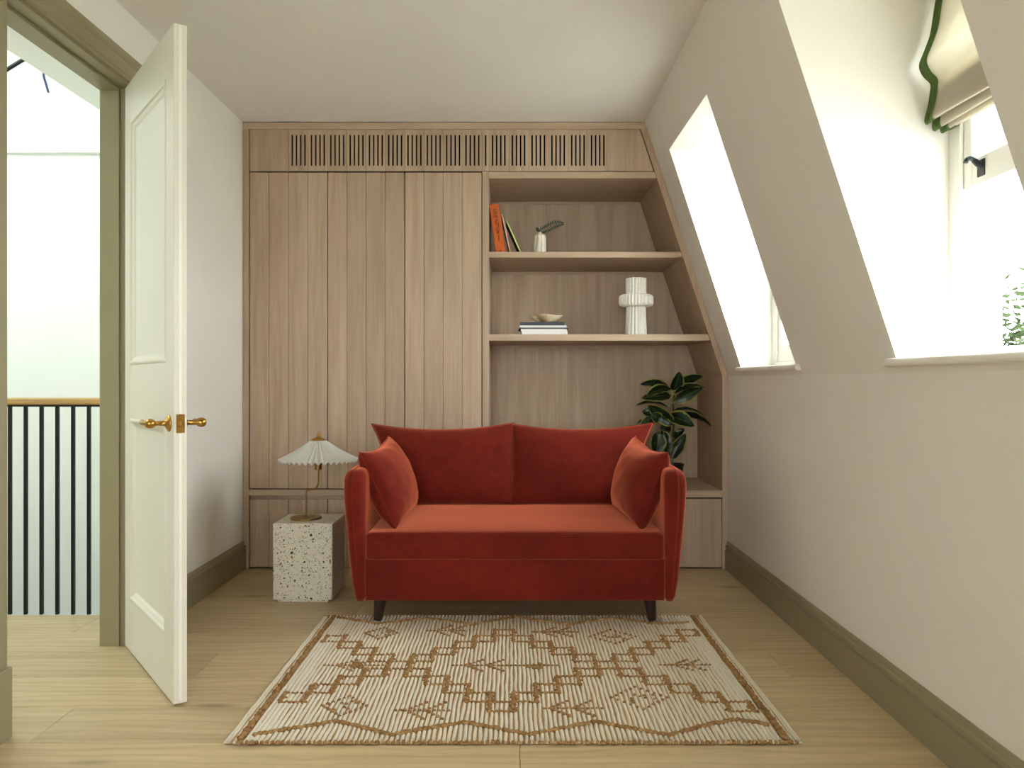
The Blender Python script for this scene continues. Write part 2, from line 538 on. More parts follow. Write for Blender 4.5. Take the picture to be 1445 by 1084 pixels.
o = add('hanging_cable', tube_mesh(smooth_path([(-2.44, 4.2, 3.20), (-2.437, 4.2, 2.85), (-2.434, 4.2, 2.66), (-2.437, 4.2, 2.60), (-2.425, 4.2, 2.555), (-2.412, 4.2, 2.508)], 5), .006, 8), plain('blue_black_cable', (40, 46, 92), 0.4))
tag(o, 'short dark blue loose cable dangling below the skylight', 'cable')

# balustrade
bal = thing('stair_railing', 'stair railing with oak handrail and black metal balusters', 'railing', (-2.2, 3.49, 0))
box('handrail', -3.28, XH - .003, 3.462, 3.518, .906, .936, M['rail'], bal, bev=.008, seg=2)
box('top_strip', -3.28, XH - .003, 3.47, 3.51, .898, .9055, M['black'], bal)
for i in range(-14, 4):
    x = -1.829 + 0.0682 * i
    if x > XH - .03: break
    if x < -3.27: continue
    box('baluster', x - .0068, x + .0068, 3.4830, 3.4970, .0005, .898, M['black'], bal, bev=.001)

# ------------------------------------------------------------------ door frame
fr = thing('door_frame', 'olive painted door lining and moulded architrave around the doorway', 'door frame', (XL, 3.09, 0))
box('jamb', XH - .004, XL + .002, 3.080, DY1, 0, DZ, M['trim'], fr, bev=.001)
box('jamb', XH - .004, XL + .002, DY0, DY0 + .022, 0, DZ, M['trim'], fr, bev=.001)
box('head', XH - .004, XL + .002, DY0 + .022, 3.080, DZ - .02, DZ, M['trim'], fr, bev=.001)
box('stop', XH + .002, XH + .075, 3.070, 3.080, 0, DZ - .02, M['trim'], fr, bev=.001)
box('stop', XH + .002, XH + .075, DY0 + .022, DY0 + .032, 0, DZ - .02, M['trim'], fr, bev=.001)
box('stop', XH + .002, XH + .075, DY0 + .033, 3.069, DZ - .032, DZ - .0205, M['trim'], fr, bev=.001)
AP = [(0, 0), (.012, 0), (.014, .012), (.017, .016), (.017, .060), (.022, .064), (.026, .074), (.026, .088), (.021, .094), (0, .094)]  # (projection, distance from opening)
ZA = DZ - .012
prism('architrave', [(XL + a, ZA + b) for a, b in AP], DY0 - .088, 3.178, 'y', M['trim'], fr)
bm = bmesh.new(); bm_prism(bm, [(XL + a, 3.086 + b) for a, b in AP], 0, ZA, 'z'); add('architrave', bm_mesh(bm), M['trim'], fr)
bm = bmesh.new(); bm_prism(bm, [(XL + a, DY0 + .014 - b) for a, b in AP], .20, ZA, 'z'); add('architrave', bm_mesh(bm), M['trim'], fr)
box('plinth_block', XL, XL + .032, DY0 - .084, DY0 + .008, 0, .20, M['trim'], fr, bev=.003)

# ------------------------------------------------------------------ open door (built in its own frame: x along the leaf, y = visible face at 0, thickness towards +y)
HX, HY = -1.468, 3.062
FX, FY = -1.047, 2.497
DW = math.hypot(FX - HX, FY - HY)
ang = math.atan2(FY - HY, FX - HX)
door = thing('door_1', 'pale cream two-panel door standing open into the room', 'door', (HX, HY, 0), ang, kind='structure')
WLOC[door.name] = Vector((0, 0, 0))      # children placed in local coordinates
DT = 0.040
# local axes: x along leaf; visible face (towards camera-left) is local -y
st = .098; zt = 2.118; z0 = .008
P1 = (1.075, 1.965); P2 = (.205, .865)     # upper, lower panel z-ranges
for x0, x1 in ((0, st), (DW - st, DW)):
    box('stile', x0, x1, 0, DT, z0, zt, M['door'], door, bev=.0015)
for a, b in ((z0, P2[0]), (P2[1], P1[0]), (P1[1], zt)):
    box('rail', st, DW - st, .0003, DT - .0003, a, b, M['door'], door, bev=.0004)
for a, b in (P2, P1):
    box('panel', st, DW - st, .014, DT - .014, a, b, M['door'], door)
    bm = bmesh.new()
    for fy, sg in ((0.0, 1), (DT, -1)):
        prof = [(-.006, .0005), (-.003, -.003), (.003, -.0045), (.008, -.003), (.011, .003), (.020, .008), (.024, .013), (.027, .0145)]
        x0, x1 = st, DW - st
        def ring(d, y):
            return [(x0 + d, fy + sg * y, a + d), (x1 - d, fy + sg * y, a + d), (x1 - d, fy + sg * y, b - d), (x0 + d, fy + sg * y, b - d)]
        rs = [[bm.verts.new(p) for p in ring(d, y)] for d, y in prof]
        for A, B in zip(rs, rs[1:]):
            for i in range(4): bm.faces.new((A[i], A[(i + 1) % 4], B[(i + 1) % 4], B[i]))
    add('moulding', bm_mesh(bm), M['door'], door)
# handles
hx, hz = DW - .050, .877
for sg, fy in ((-1, 0.0), (1, DT)):
    prof = [(0, 0), (.026, 0), (.027, .003), (.022, .007), (.013, .011), (.0085, .016), (.0075, .040), (.009, .043), (.0125, .046), (.0150, .052), (.0155, .058), (.0145, .064), (.010, .070), (0, .0725)]
    me = lathe_mesh(prof, 24)
    # lathe axis z -> local y*sg
    for v in me.vertices: v.co = Vector((v.co.x, sg * v.co.z, v.co.y))
    h = add('handle', me, M['brass'], door, (hx, fy, hz), smooth=True)
    pts = [(-.006, sg * .057, 0), (-.03, sg * .060, 0), (-.060, sg * .062, 0), (-.085, sg * .061, 0), (-.095, sg * .060, 0)]
    lv = add('lever', tube_mesh(pts, [.0085, .0075, .0085, .0095, .005], 12), M['brass'], h, (hx, fy, hz), smooth=True)
pl = box('latch_plate', DW, DW + .0022, DT / 2 - .0125, DT / 2 + .0125, hz - .029, hz + .029, M['brass'], door, bev=.0008)
box('latch_bolt', DW + .002, DW + .010, DT / 2 - .006, DT / 2 + .006, hz - .011, hz + .011, M['brass'], pl, bev=.002)
# white strips put in as the highlight down the door edge
box('edge_highlight', DW, DW + .0010, DT / 2 - .004, DT / 2 + .004, hz + .031, zt - .004, M['white'], door)
box('edge_highlight', DW, DW + .0010, DT / 2 - .004, DT / 2 + .004, z0 + .01, hz - .031, M['white'], door)
for hzz in (.25, 1.05, 1.85):
    add('hinge', tube_mesh([(-.003, DT + .004, hzz - .05), (-.003, DT + .004, hzz + .05)], .005, 10), M['brass'], door)

# ------------------------------------------------------------------ dormer windows
def make_window(idx, a, b, lift, label):
    w = thing('window_%d' % idx, label, 'window', (1.40, (a + b) / 2, WZ0), kind='structure')
    Wm = M['white']; zb, zt_ = zs, WZ1
    j = .048
    for s in (0, 1):       # box-frame jambs with beads
        y0, y1 = ((b - j, b) if s else (a, a + j)); e = (b - j if s else a + j); d = -1 if s else 1
        box('jamb', 1.302, 1.432, y0, y1, zb, zt_, Wm, w)
        for x, t in ((1.302, .010), (1.358, .008), (1.414, .012)):
            yy = sorted((e, e + d * .012)); box('bead', x - (t if x < 1.31 else 0) + (.010 if x < 1.31 else 0), x + t, yy[0], yy[1], zb + .05, zt_ - .05, Wm, w, bev=.001)
    box('head', 1.302, 1.432, a + j, b - j, zt_ - .05, zt_, Wm, w)
    box('bottom_rail', 1.302, 1.445, a + j, b - j, zb, zb + .05, Wm, w, bev=.003)
    def sash(x0, x1, z0_, z1_, bh, nm):
        s = thing_part(nm, w, ((x0 + x1) / 2, (a + b) / 2, z0_))
        y0, y1 = a + j + .002, b - j - .002
        box('stile', x0, x1, y0, y0 + .05, z0_, z1_, Wm, s, bev=.002); box('stile', x0, x1, y1 - .05, y1, z0_, z1_, Wm, s, bev=.002)
        box('rail', x0, x1, y0 + .05, y1 - .05, z0_, z0_ + bh, Wm, s, bev=.002); box('rail', x0, x1, y0 + .05, y1 - .05, z1_ - .04, z1_, Wm, s, bev=.002)
        ym = (y0 + y1) / 2
        box('glazing_bar', x0 + .006, x1 - .006, ym - .011, ym + .011, z0_ + bh, z1_ - .04, Wm, s, bev=.002)
        for p, q in ((y0 + .05, ym - .011), (ym + .011, y1 - .05)):
            box('pane', (x0 + x1) / 2 - .002, (x0 + x1) / 2 + .002, p, q, z0_ + bh, z1_ - .04, M['glass'], s)
        return s
    mid = (zb + .05 + zt_ - .05) / 2
    h = (zt_ - .05) - mid
    up = sash(1.367, 1.412, mid, zt_ - .052, .035, 'upper_sash')
    zl = zb + .05 + lift
    lo = sash(1.313, 1.357, zl + .001, zl + h - .004, .078, 'lower_sash')
    # sash lifts
    for yy in ((b - .150, a + .150) if idx == 2 else ()):
        zz = zl + .045
        bm = bmesh.new()
        bm_box(bm, 1.3095, 1.313, yy - .011, yy + .011, zz - .024, zz + .022)
        pts = [(1.311, yy, zz + .004), (1.302, yy, zz + .010), (1.290, yy, zz + .022), (1.280, yy, zz + .026), (1.272, yy, zz + .022), (1.268, yy, zz + .014)]
        bm_tube(bm, smooth_path(pts, 4), [.0075] * 8 + [.006] * 13, 8)
        for v in bm.verts: v.co.y = yy + (v.co.y - yy) * 1.5
        add('sash_lift', bm_mesh(bm), M['black'], lo)
    return w


def thing_part(name, parent, loc):
    o = bpy.data.objects.new(name, None); C.objects.link(o); o.parent = parent
    o.location = Vector(loc) - WLOC[parent.name]; WLOC[o.name] = Vector(loc); o.empty_display_size = .03
    return o


make_window(1, *WINS[0], 0.0, 'white sash window in the far dormer beside the shelves')
make_window(2, *WINS[1], 0.46, 'white sash window with raised lower sash in the near dormer')
for i, (a, b) in enumerate(WINS):
    hn = .045
    bm = bmesh.new()
    xf = 1.128
    bm_prism(bm, [(xf, a - hn), (slopeX(1.06) + .012, a - hn), (slopeX(1.06) + .012, a + .001), (1.302, a + .001), (1.302, b - .001), (slopeX(1.06) + .012, b - .001), (slopeX(1.06) + .012, b + hn), (xf, b + hn)], zs, zs + .026, 'z')
    es = [e for e in bm.edges if abs(e.verts[0].co.x - xf) < 1e-4 and abs(e.verts[1].co.x - xf) < 1e-4 and abs(e.verts[0].co.z - e.verts[1].co.z) < 1e-5]
    bmesh.ops.bevel(bm, geom=es, offset=.010, segments=3, affect='EDGES', profile=.5)
    o = add('window_sill', bm_mesh(bm), M['wall'])
    tag(o, ['white sill board under the narrow far window', 'white sill board under the near window with the blind', 'white sill board under the window nearest the viewer'][i], 'sill', kind='structure')

# roman blind in the near dormer
a, b = WINS[1]
rb = thing('roman_blind', 'cream roman blind with green border half raised over the near window', 'blind', (1.25, (a + b) / 2, 2.14))
ctrl = [(1.262, 2.160), (1.252, 2.13), (1.244, 2.08), (1.236, 2.03), (1.220, 1.985), (1.206, 1.945), (1.217, 1.915), (1.238, 1.890), (1.236, 1.86), (1.229, 1.82), (1.219, 1.782), (1.221, 1.768), (1.230, 1.772),
        (1.239, 1.81), (1.2435, 1.86), (1.2465, 1.80), (1.2435, 1.762), (1.249, 1.750), (1.257, 1.762), (1.2625, 1.81), (1.266, 1.86), (1.2685, 1.80), (1.266, 1.756), (1.272, 1.744), (1.279, 1.757), (1.283, 1.81), (1.286, 1.85), (1.289, 1.80), (1.287, 1.760), (1.292, 1.752), (1.296, 1.765), (1.2975, 1.85), (1.298, 1.93)]
prof = [(p.x, p.y) for p in smooth_path([(x, z, 0) for x, z in ctrl], 5)]


def blind_mesh(y0, y1, off, n):
    bm = bmesh.new(); rows = []
    for k in range(n + 1):
        y = y0 + (y1 - y0) * k / n
        row = []
        for i, (x, z) in enumerate(prof):
            p0 = prof[max(i - 1, 0)]; p1 = prof[min(i + 1, len(prof) - 1)]
            tx, tz = p1[0] - p0[0], p1[1] - p0[1]; L = math.hypot(tx, tz) or 1
            wob = .0035 * math.sin(y * 11 + i * .13) * min(1, i / 12) * (1 if i < 60 else .3)
            row.append(bm.verts.new((x + off * tz / L + wob * .5, y, z - off * tx / L + wob)))
        rows.append(row)
    for A, B in zip(rows, rows[1:]):
        for i in range(len(prof) - 1): bm.faces.new((A[i], A[i + 1], B[i + 1], B[i]))
    # thickness
    r = bmesh.ops.solidify(bm, geom=bm.faces[:], thickness=.0012)
    return bm_mesh(bm)


def fabric(name, rgb, trans=.30):
    m = N(name); v = m.coords((1, 1, 1), False); c = lin(*rgb)
    f = m.noise(m.coords((300, 300, 30), False), 2, 2)
    m.bump(m.noise(v, 700, 2), .3, .001)
    m.set(m.mix(f, tuple(x * .9 for x in c[:3]) + (1,), c), .9, spec=.1)
    t = m.t; tl = m.n('ShaderNodeBsdfTranslucent'); tl.inputs[0].default_value = c
    mx = m.n('ShaderNodeMixShader'); mx.inputs[0].default_value = trans
    m.l(m.b.outputs[0], mx.inputs[1]); m.l(tl.outputs[0], mx.inputs[2]); m.l(mx.outputs[0], t.nodes['Material Output'].inputs['Surface'])
    return m.m


M['linen'] = fabric('cream_linen', (228, 221, 206), .10); M['green'] = fabric('green_braid', (128, 156, 96))
add('fabric', blind_mesh(a + .022, b - .022, 0, 14), M['linen'], rb, smooth=True)
add('border', blind_mesh(b - .066, b - .021, .0022, 2), M['green'], rb, smooth=True, label='green border band')
add('border', blind_mesh(a + .021, a + .066, .0022, 2), M['green'], rb, smooth=True, label='green border band')
box('headrail', 1.250, 1.298, a + .022, b - .022, 2.135, 2.169, M['white'], rb)

w5 = thing('window_3', 'added unseen white framed window behind the viewer, lighting the room', 'window', ((NWX0 + NWX1) / 2, YN - .05, NWZ0), kind='structure')  # not in view, added to light the room from the front
xm = (NWX0 + NWX1) / 2
for p, q in ((NWX0, NWX0 + .05), (xm - .03, xm + .03), (NWX1 - .05, NWX1)): box('stile', p, q, YN - .08, YN - .02, NWZ0, NWZ1, M['white'], w5)
for p, q in ((NWX0 + .05, xm - .03), (xm + .03, NWX1 - .05)):
    box('rail', p, q, YN - .08, YN - .02, NWZ0, NWZ0 + .05, M['white'], w5); box('rail', p, q, YN - .08, YN - .02, NWZ1 - .05, NWZ1, M['white'], w5)
    box('pane', p, q, YN - .052, YN - .048, NWZ0 + .05, NWZ1 - .05, M['glass'], w5)

# ------------------------------------------------------------------ outside: ground, tree
gm = N('pale_bounce_ground'); gv = gm.coords((1, 1, 1), False)
M['ground'] = gm.set(gm.mix(gm.noise(gv, .35, 4), lin(196, 194, 186), lin(168, 172, 154)), .9)  # pale grey, lightened so the ground bounces daylight onto the ceiling
o = box('ground', -80, 120, -100, 120, -9.3, -9.0, M['ground']); tag(o, 'distant street-level ground below the window', 'ground', kind='structure')
tr = thing('tree', 'green leafy tree outside the near open window', 'tree', (6.9, 10.2, -9.0))
trk = [(6.95, 10.2, -9), (7.0, 10.2, -5), (6.9, 10.25, -2), (6.95, 10.2, 1.0)]
add('trunk', tube_mesh(smooth_path(trk, 5), [.24 - .012 * i for i in range(16)], 10), plain('bark', (88, 72, 56), .9), tr)
lr = random.Random(5); vs = []; fs = []
for i in range(9000):
    th = lr.uniform(0, 2 * math.pi); ph = math.acos(lr.uniform(-1, 1)); r = lr.random() ** .4
    bump_r = 1 + .22 * math.sin(3 * th + 1.1) * math.sin(2.3 * ph) + .1 * math.sin(7 * th)
    p = Vector((7.0 + 1.35 * r * bump_r * math.sin(ph) * math.cos(th), 10.2 + 1.35 * r * bump_r * math.sin(ph) * math.sin(th), 0.7 + 1.6 * r * bump_r * math.cos(ph)))
    d = Vector((lr.gauss(0, 1), lr.gauss(0, 1), lr.gauss(0, 1))).normalized(); e = d.orthogonal().normalized(); s = lr.uniform(.05, .09)
    k = len(vs); vs += [p - d * s, p + e * s * .5, p + d * s, p - e * s * .5]; fs.append((k, k + 1, k + 2, k + 3))
me = bpy.data.meshes.new('foliage'); me.from_pydata([tuple(v) for v in vs], [], fs)
add('foliage', me, fabric('tree_leaf', (44, 54, 30)), tr, kind='stuff')

# ------------------------------------------------------------------ fitted oak joinery
SC = 263.0
def ux(u): return (u - 723) / SC
def vz(v): return EYE + (537 - v) / SC
OV, OH = M['oakv'], M['oakh']
T = .020
YK = 4.918                    # back of the shelf recess

wd = thing('fitted_wardrobe', 'fitted limed oak wardrobe with three tall planked doors', 'wardrobe', (ux(515), YB, 0))
# carcass frame left
box('frame_stile', XL + .002, ux(351.2), YB, YB + .30, 0, vz(182.5), OV, wd)
box('carcass', ux(351.4), ux(681), YB + .045, YREAR - .02, .004, vz(243), M['dark'], wd)  # solid block coloured near-black so the door gaps read as shade
dx = [351.9, 462.2, 571.0, 680.0]
for (za, zb, nm) in ((vz(689.6), vz(243.4), 'door'), (vz(800.2), vz(705.0), 'lower_door')):
    for i in range(3):
        x0, x1 = ux(dx[i]) + .0018, ux(dx[i + 1]) - .0018
        d = box(nm, x0 + .001, x1 - .001, YB + .014, YB + .034, za + .001, zb - .001, OV, wd)
        pw = (x1 - x0) / 4
        for k in range(4):
            box('plank', x0 + pw * k + .0006, x0 + pw * (k + 1) - .0006, YB, YB + .0138, za, zb, OV, d, bev=.0016)
box('mid_rail', ux(351.4), ux(690), YB - .001, YB + .03, vz(699.5), vz(691.0), OH, wd, bev=.001)
box('finger_pull', ux(351.4), ux(680), YB + .028, YB + .042, vz(705.5), vz(698.5), OH, wd)

# overhead grille panel
gr = thing('overhead_grille', 'long slotted oak ventilation panel above the wardrobe and shelves', 'grille', (ux(630), YB, vz(242)))
zt_, zb_ = vz(182.7), vz(241.4)
sz0, sz1 = vz(234.2), vz(189.9)
TOPR = 909.8
def inner_slope_x(z, off): return slopeX(z) - off
prism('frame_top', [(XL + .002, vz(182.2)), (slopeX(vz(182.2)) - .003, vz(182.2)), (slopeX(vz(173)) - .003, vz(173)), (XL + .002, vz(173))], YB, YB + .3, 'y', OH, gr)
box('void_shade', ux(352), ux(905), YB + .10, YB + .12, zb_, zt_, M['dark'], gr)
box('void_shade_lining', ux(352), ux(915), YB + .02, YB + .12, zb_ - .012, zb_ - .002, M['dark'], gr)


def slotted(x0, x1, slots, name='plank'):
    bm = bmesh.new(); y0, y1 = YB + .001, YB + .009
    w = .0041
    bm_box(bm, x0, x1, y0, y1, zb_, sz0); bm_box(bm, x0, x1, y0, y1, sz1, zt_)
    cur = x0
    for s in slots:
        bm_box(bm, cur, s - w, y0, y1, sz0, sz1)
        cur = s + w
        for zz, sg in ((sz0, 1), (sz1, -1)):   # rounded slot ends: corner fillets
            for sd in (-1, 1):
                bm_prism(bm, [(s + sd * w, zz), (s + sd * w, zz + sg * w), (s + sd * w * .55, zz + sg * w * .3), (s, zz)], y0, y1, 'y')
    bm_box(bm, cur, x1, y0, y1, sz0, sz1)
    c = Vector(((x0 + x1) / 2, YB, (zb_ + zt_) / 2))
    for v in bm.verts: v.co -= c
    add(name, bm_mesh(bm), OV, gr, c)


g = .0006
lp = 27.26
box('plank', ux(352.4), ux(407.6) - g, YB + .001, YB + .019, zb_, zt_, OV, gr)
for i in range(10):
    c = 412.2 + lp * i
    slotted(ux(c - 4.6) + g, ux(c - 4.6 + lp) - g, [ux(c + 6.0 * k) for k in range(4)])
slotted(ux(680.3) + g, ux(690.2) - g, [ux(685.3)])
rp = 27.97
for i in range(6):
    c = 695.0 + rp * i
    slotted(ux(c - 4.8) + g, ux(c - 4.8 + rp) - g, [ux(c + 5.8 * k) for k in range(4)])
xe = ux(690.2 + rp * 6)
prism('end_panel', [(xe + g, zb_), (slopeX(zb_) - .041, zb_), (slopeX(zt_) - .041, zt_), (xe + g, zt_)], YB + .001, YB + .019, 'y', OV, gr)

# shelving unit
bk = thing('fitted_bookcase', 'fitted limed oak shelving with one sloping side beside the wardrobe', 'bookcase', (ux(850), YB, 0))
XD0, XD1 = ux(680.3), ux(690.0)
box('divider', XD0 + .001, XD1, YB - .001, YK, .0005, vz(242.2), OV, bk, bev=.001)
box('back_panel', XD1, XR - .003, YK, YK + .02, .0, vz(242), OV, bk)
W = .0355      # face width of the sloping frame
zk = 1.034
# sloping side: front-to-back solid following the raking wall
sf = .0025
prism('sloping_side', [(slopeX(vz(182)) - W, vz(182)), (slopeX(vz(182)) - sf, vz(182)), (XR - sf, zk), (XR - W + .002, zk)], YB - .001, YK, 'y', OV, bk)
box('side_post', XR - W + .002, XR - sf, YB - .001, YK, .0005, zk, OV, bk)
def shelf(name, za, zb, y0, mat):
    xa, xb = slopeX(za) - W, slopeX(zb) - W
    prism(name, [(XD1 + .0003, za), (min(xa, XR - W) - .0004, za), (min(xb, XR - W) - .0004, zb), (XD1 + .0003, zb)], y0, YK, 'y', mat, bk, bev=.0012)
shelf('top_board', vz(251.6), vz(242.4), YB, OH)
shelf('shelf', vz(363.6), vz(355.4), YB, OH)
shelf('shelf', vz(481.0), vz(471.8), YB, OH)
for zz in (vz(251.6), vz(363.6), vz(481.0)):
    box('back_batten', XD1 + .001, slopeX(zz) - W - .03, YK - .012, YK - .0005, zz - .016, zz - .0005, OH, bk)
box('counter', XD1 + .0005, XR - W + .0015, YB, YK, vz(702.2), vz(692.5), OH, bk, bev=.001)
box('base_void_shade', XD1 + .002, XR - W, YB + .045, YK, .004, vz(702.6), M['dark'], bk)
xs = [XD1 + .002, ux(800), ux(908), XR - W]
for i in range(3):
    box('base_door', xs[i] + .0015, xs[i + 1] - .0015, YB + .001, YB + .022, vz(800.4), vz(704.0), OV, bk, bev=.0012)

# ------------------------------------------------------------------ sofa
SX = 0.011
sofa = thing('sofa', 'rust red velvet two-seat sofa with dark tapered legs', 'sofa', (SX, 3.78, 0))
V = M['velvet']


def soft_box(x0, x1, y0, y1, z0, z1, r, crown=0.0, seg=4, nx=24, ny=14, front=0.0):
    bm = bmesh.new()
    vs = bm_box(bm, x0, x1, y0, y1, z0, z1)
    bmesh.ops.bevel(bm, geom=bm.edges[:], offset=r, segments=seg, profile=.5, affect='EDGES')
    # slice for deformation
    for k in range(1, nx):
        x = x0 + (x1 - x0) * k / nx
        bmesh.ops.bisect_plane(bm, geom=bm.verts[:] + bm.edges[:] + bm.faces[:], plane_co=(x, 0, 0), plane_no=(1, 0, 0))
    for k in range(1, ny):
        y = y0 + (y1 - y0) * k / ny
        bmesh.ops.bisect_plane(bm, geom=bm.verts[:] + bm.edges[:] + bm.faces[:], plane_co=(0, y, 0), plane_no=(0, 1, 0))
    cz = (z0 + z1) / 2
    for v in bm.verts:
        s = (v.co.x - (x0 + x1) / 2) / ((x1 - x0) / 2); t = (v.co.y - (y0 + y1) / 2) / ((y1 - y0) / 2)
        if v.co.z > cz:
            v.co.z += crown * max(0, 1 - s ** 4) * max(0, 1 - t ** 4) + .002 * noise.noise(v.co * 6)
        if t < -.8: v.co.y -= front * max(0, 1 - s ** 6) * (1 - ((v.co.z - cz) / ((z1 - z0) / 2)) ** 2 * .8)
    c = Vector(((x0 + x1) / 2, (y0 + y1) / 2, cz))
    for v in bm.verts: v.co -= c
    return bm_mesh(bm), c


AI = .612     # inner arm face (local)
me, c = soft_box(SX - AI + .001, SX + AI - .001, 3.303, 4.20, .111, .2768, .003, 0, 2, 8, 2)
add('base', me, V, sofa, c, smooth=True)
me, c = soft_box(SX - AI + .002, SX + AI - .002, 3.290, 4.04, .2765, .390, .018, .016, 4, 30, 16, .004)
seat = add('seat_cushion', me, V, sofa, c, smooth=True)
pts = [(SX - AI + .012, 3.2925, .386), (SX - AI + .3, 3.288, .3895), (SX, 3.2875, .390), (SX + AI - .3, 3.288, .3895), (SX + AI - .012, 3.2925, .386)]
add('piping', tube_mesh(smooth_path(pts, 8), .0032, 6), V, seat, (0, 0, 0), smooth=True)
# back frame
me, c = soft_box(SX - AI + .004, SX + AI - .004, 4.215, 4.318, .12, .64, .03, 0, 4, 8, 2)
add('back_frame', me, V, sofa, c, smooth=True)


def arm(sg):
    # sections over z : (z, outer, inner, front, back)
    sec = [(.104, .640, .626, 3.318, 4.27), (.108, .648, .620, 3.303, 4.285), (.125, .656, .613, 3.293, 4.29), (.20, .669, .612, 3.286, 4.30), (.30, .680, .612, 3.283, 4.305), (.40, .690, .611, 3.282, 4.31), (.50, .699, .610, 3.282, 4.31),
           (.56, .703, .609, 3.284, 4.31), (.60, .703, .610, 3.289, 4.31), (.622, .699, .613, 3.296, 4.305), (.636, .690, .619, 3.307, 4.298), (.643, .678, .629, 3.323, 4.285), (.645, .664, .642, 3.345, 4.26)]
    bm = bmesh.new(); rings = []
    n = 40
    for z, o_, i_, f, bk_ in sec:
        hx_, hy_ = (o_ - i_) / 2, (bk_ - f) / 2; cx, cy = (o_ + i_) / 2, (f + bk_) / 2
        r = min(hx_ * .92, .036); ring = []
        for k in range(4):
            ccx = (1 if k in (0, 3) else -1) * (hx_ - r); ccy = (1 if k in (0, 1) else -1) * (hy_ - r)
            for q in range(8):
                a_ = k * math.pi / 2 + q / 7 * math.pi / 2
                ring.append((cx + ccx + r * math.cos(a_), cy + ccy + r * math.sin(a_)))
        rings.append([bm.verts.new((SX + sg * x, y, z + (.02 * (y - 3.3) if z > .55 else 0))) for x, y in ring])
    for A, B in zip(rings, rings[1:]):
        for k in range(len(A)): bm.faces.new((A[k], A[(k + 1) % len(A)], B[(k + 1) % len(A)], B[k]))
    bm.faces.new(rings[0]); bm.faces.new(rings[-1])
    c = Vector((SX + sg * .66, 3.8, .38))
    for v in bm.verts: v.co -= c
    ar = add('arm', bm_mesh(bm), V, sofa, c, smooth=True)
    pts = [(SX + sg * x, y, z) for x, y, z in ((.6385, 3.298, .110), (.6435, 3.2845, .20), (.650, 3.2815, .30), (.657, 3.2795, .40), (.663, 3.2795, .50), (.665, 3.2815, .57), (.664, 3.289, .61), (.660, 3.305, .637), (.658, 3.36, .6475), (.658, 3.6, .652), (.658, 4.1, .662))]
    add('piping', tube_mesh(smooth_path(pts, 6), .0028, 6), V, ar, (0, 0, 0), smooth=True)


arm(-1); arm(1)
for sx_, yy, sp in ((-1, 3.363, 1), (1, 3.363, 1), (-1, 4.18, 1), (1, 4.18, 1)):
    zf = .014 if yy < 3.43 else 0.0
    X0 = SX + sx_ * .560
    pts = [(X0 + sx_ * .012, yy, zf), (X0 + sx_ * .011, yy, zf + .004), (X0, yy + .002, .1112)]
    add('leg', tube_mesh(pts, [.0165, .0175, .027], 16), M['leg'], sofa, (0, 0, 0))


def pillow(corners, T_, k=(.06, .06, .06, .06), n=30, exp=.42, seed=0, sag=0.0, wr=.004):
    """corners: BL, BR, TR, TL (seen from the face whose normal is (BR-BL)x(TL-BL)); k = inset left,right,bottom,top"""
    BL, BR, TR, TL = [Vector(p) for p in corners]
    nrm = (BR - BL).cross(TL - BL).normalized()
    bm = bmesh.new()
    def pos(s, t, side):
        ws, wt = (1 - t * t), (1 - s * s)
        sp = s * (1 - (k[0] if s < 0 else k[1]) * ws * abs(s)); tp = t * (1 - (k[2] if t < 0 else k[3]) * wt * abs(t))
        u, w = (sp + 1) / 2, (tp + 1) / 2
        p = BL * (1 - u) * (1 - w) + BR * u * (1 - w) + TR * u * w + TL * (1 - u) * w
        h = T_ / 2 * (max(0, 1 - s * s) ** exp) * (max(0, 1 - t * t) ** exp)
        h *= 1 - sag * t
        edge = max(abs(s), abs(t))
        wv = wr * noise.noise(Vector((s * 3.1 + seed, t * 3.1, side * 5.0))) + wr * .6 * math.sin(9 * (s + t) + seed) * max(0, edge - .55) * (1 - edge) * 6
        if h < 1e-6: wv = 0
        return p + nrm * side * (h + wv * min(1, h / .02))
    vals = [math.sin(math.pi / 2 * (-1 + 2 * i / n)) for i in range(n + 1)]
    vals = [.55 * v + .45 * (-1 + 2 * i / n) for i, v in enumerate(vals)]
    grids = []
    for side in (1, -1):
        G = [[None] * (n + 1) for _ in range(n + 1)]
        for i in range(n + 1):
            for j in range(n + 1):
                if side == -1 and (i in (0, n) or j in (0, n)): G[i][j] = grids[0][i][j]
                else: G[i][j] = bm.verts.new(pos(vals[i], vals[j], side))
        grids.append(G)
        for i in range(n):
            for j in range(n): bm.faces.new((G[i][j], G[i + 1][j], G[i + 1][j + 1], G[i][j + 1]))
    loop = [grids[0][i][0].co.copy() for i in range(n)] + [grids[0][n][j].co.copy() for j in range(n)] + [grids[0][i][n].co.copy() for i in range(n, 0, -1)] + [grids[0][0][j].co.copy() for j in range(n, 0, -1)]
    c = (BL + BR + TR + TL) / 4
    for v in bm.verts: v.co -= c
    return bm_mesh(bm), c, loop


def pillow_obj(name, corners, T_, parent=None, **kw):
    me, c, loop = pillow(corners, T_, **kw)
    o = add(name, me, V, parent, c, smooth=True)
    add('piping', tube_mesh([p - c for p in loop], .0026, 6, True), V, o, c, smooth=True)
    return o


bc = []
for nm, xs_, kk, lab in (('l', (-.728, .008), (.115, .0, .0, .17), 'left'), ('r', (-.004, .732), (.0, .115, .0, .17), 'right')):
    x0, x1 = xs_
    bx0, bx1 = (x0 + .075, x1) if nm == 'l' else (x0, x1 - .075)
    o = pillow_obj('back_cushion', [(bx0, 4.055, .386), (bx1, 4.055, .386), (x1, 4.165, .794), (x0, 4.165, .788)], .20, sofa, k=kk, seed=3 if nm == 'l' else 9, exp=.36)
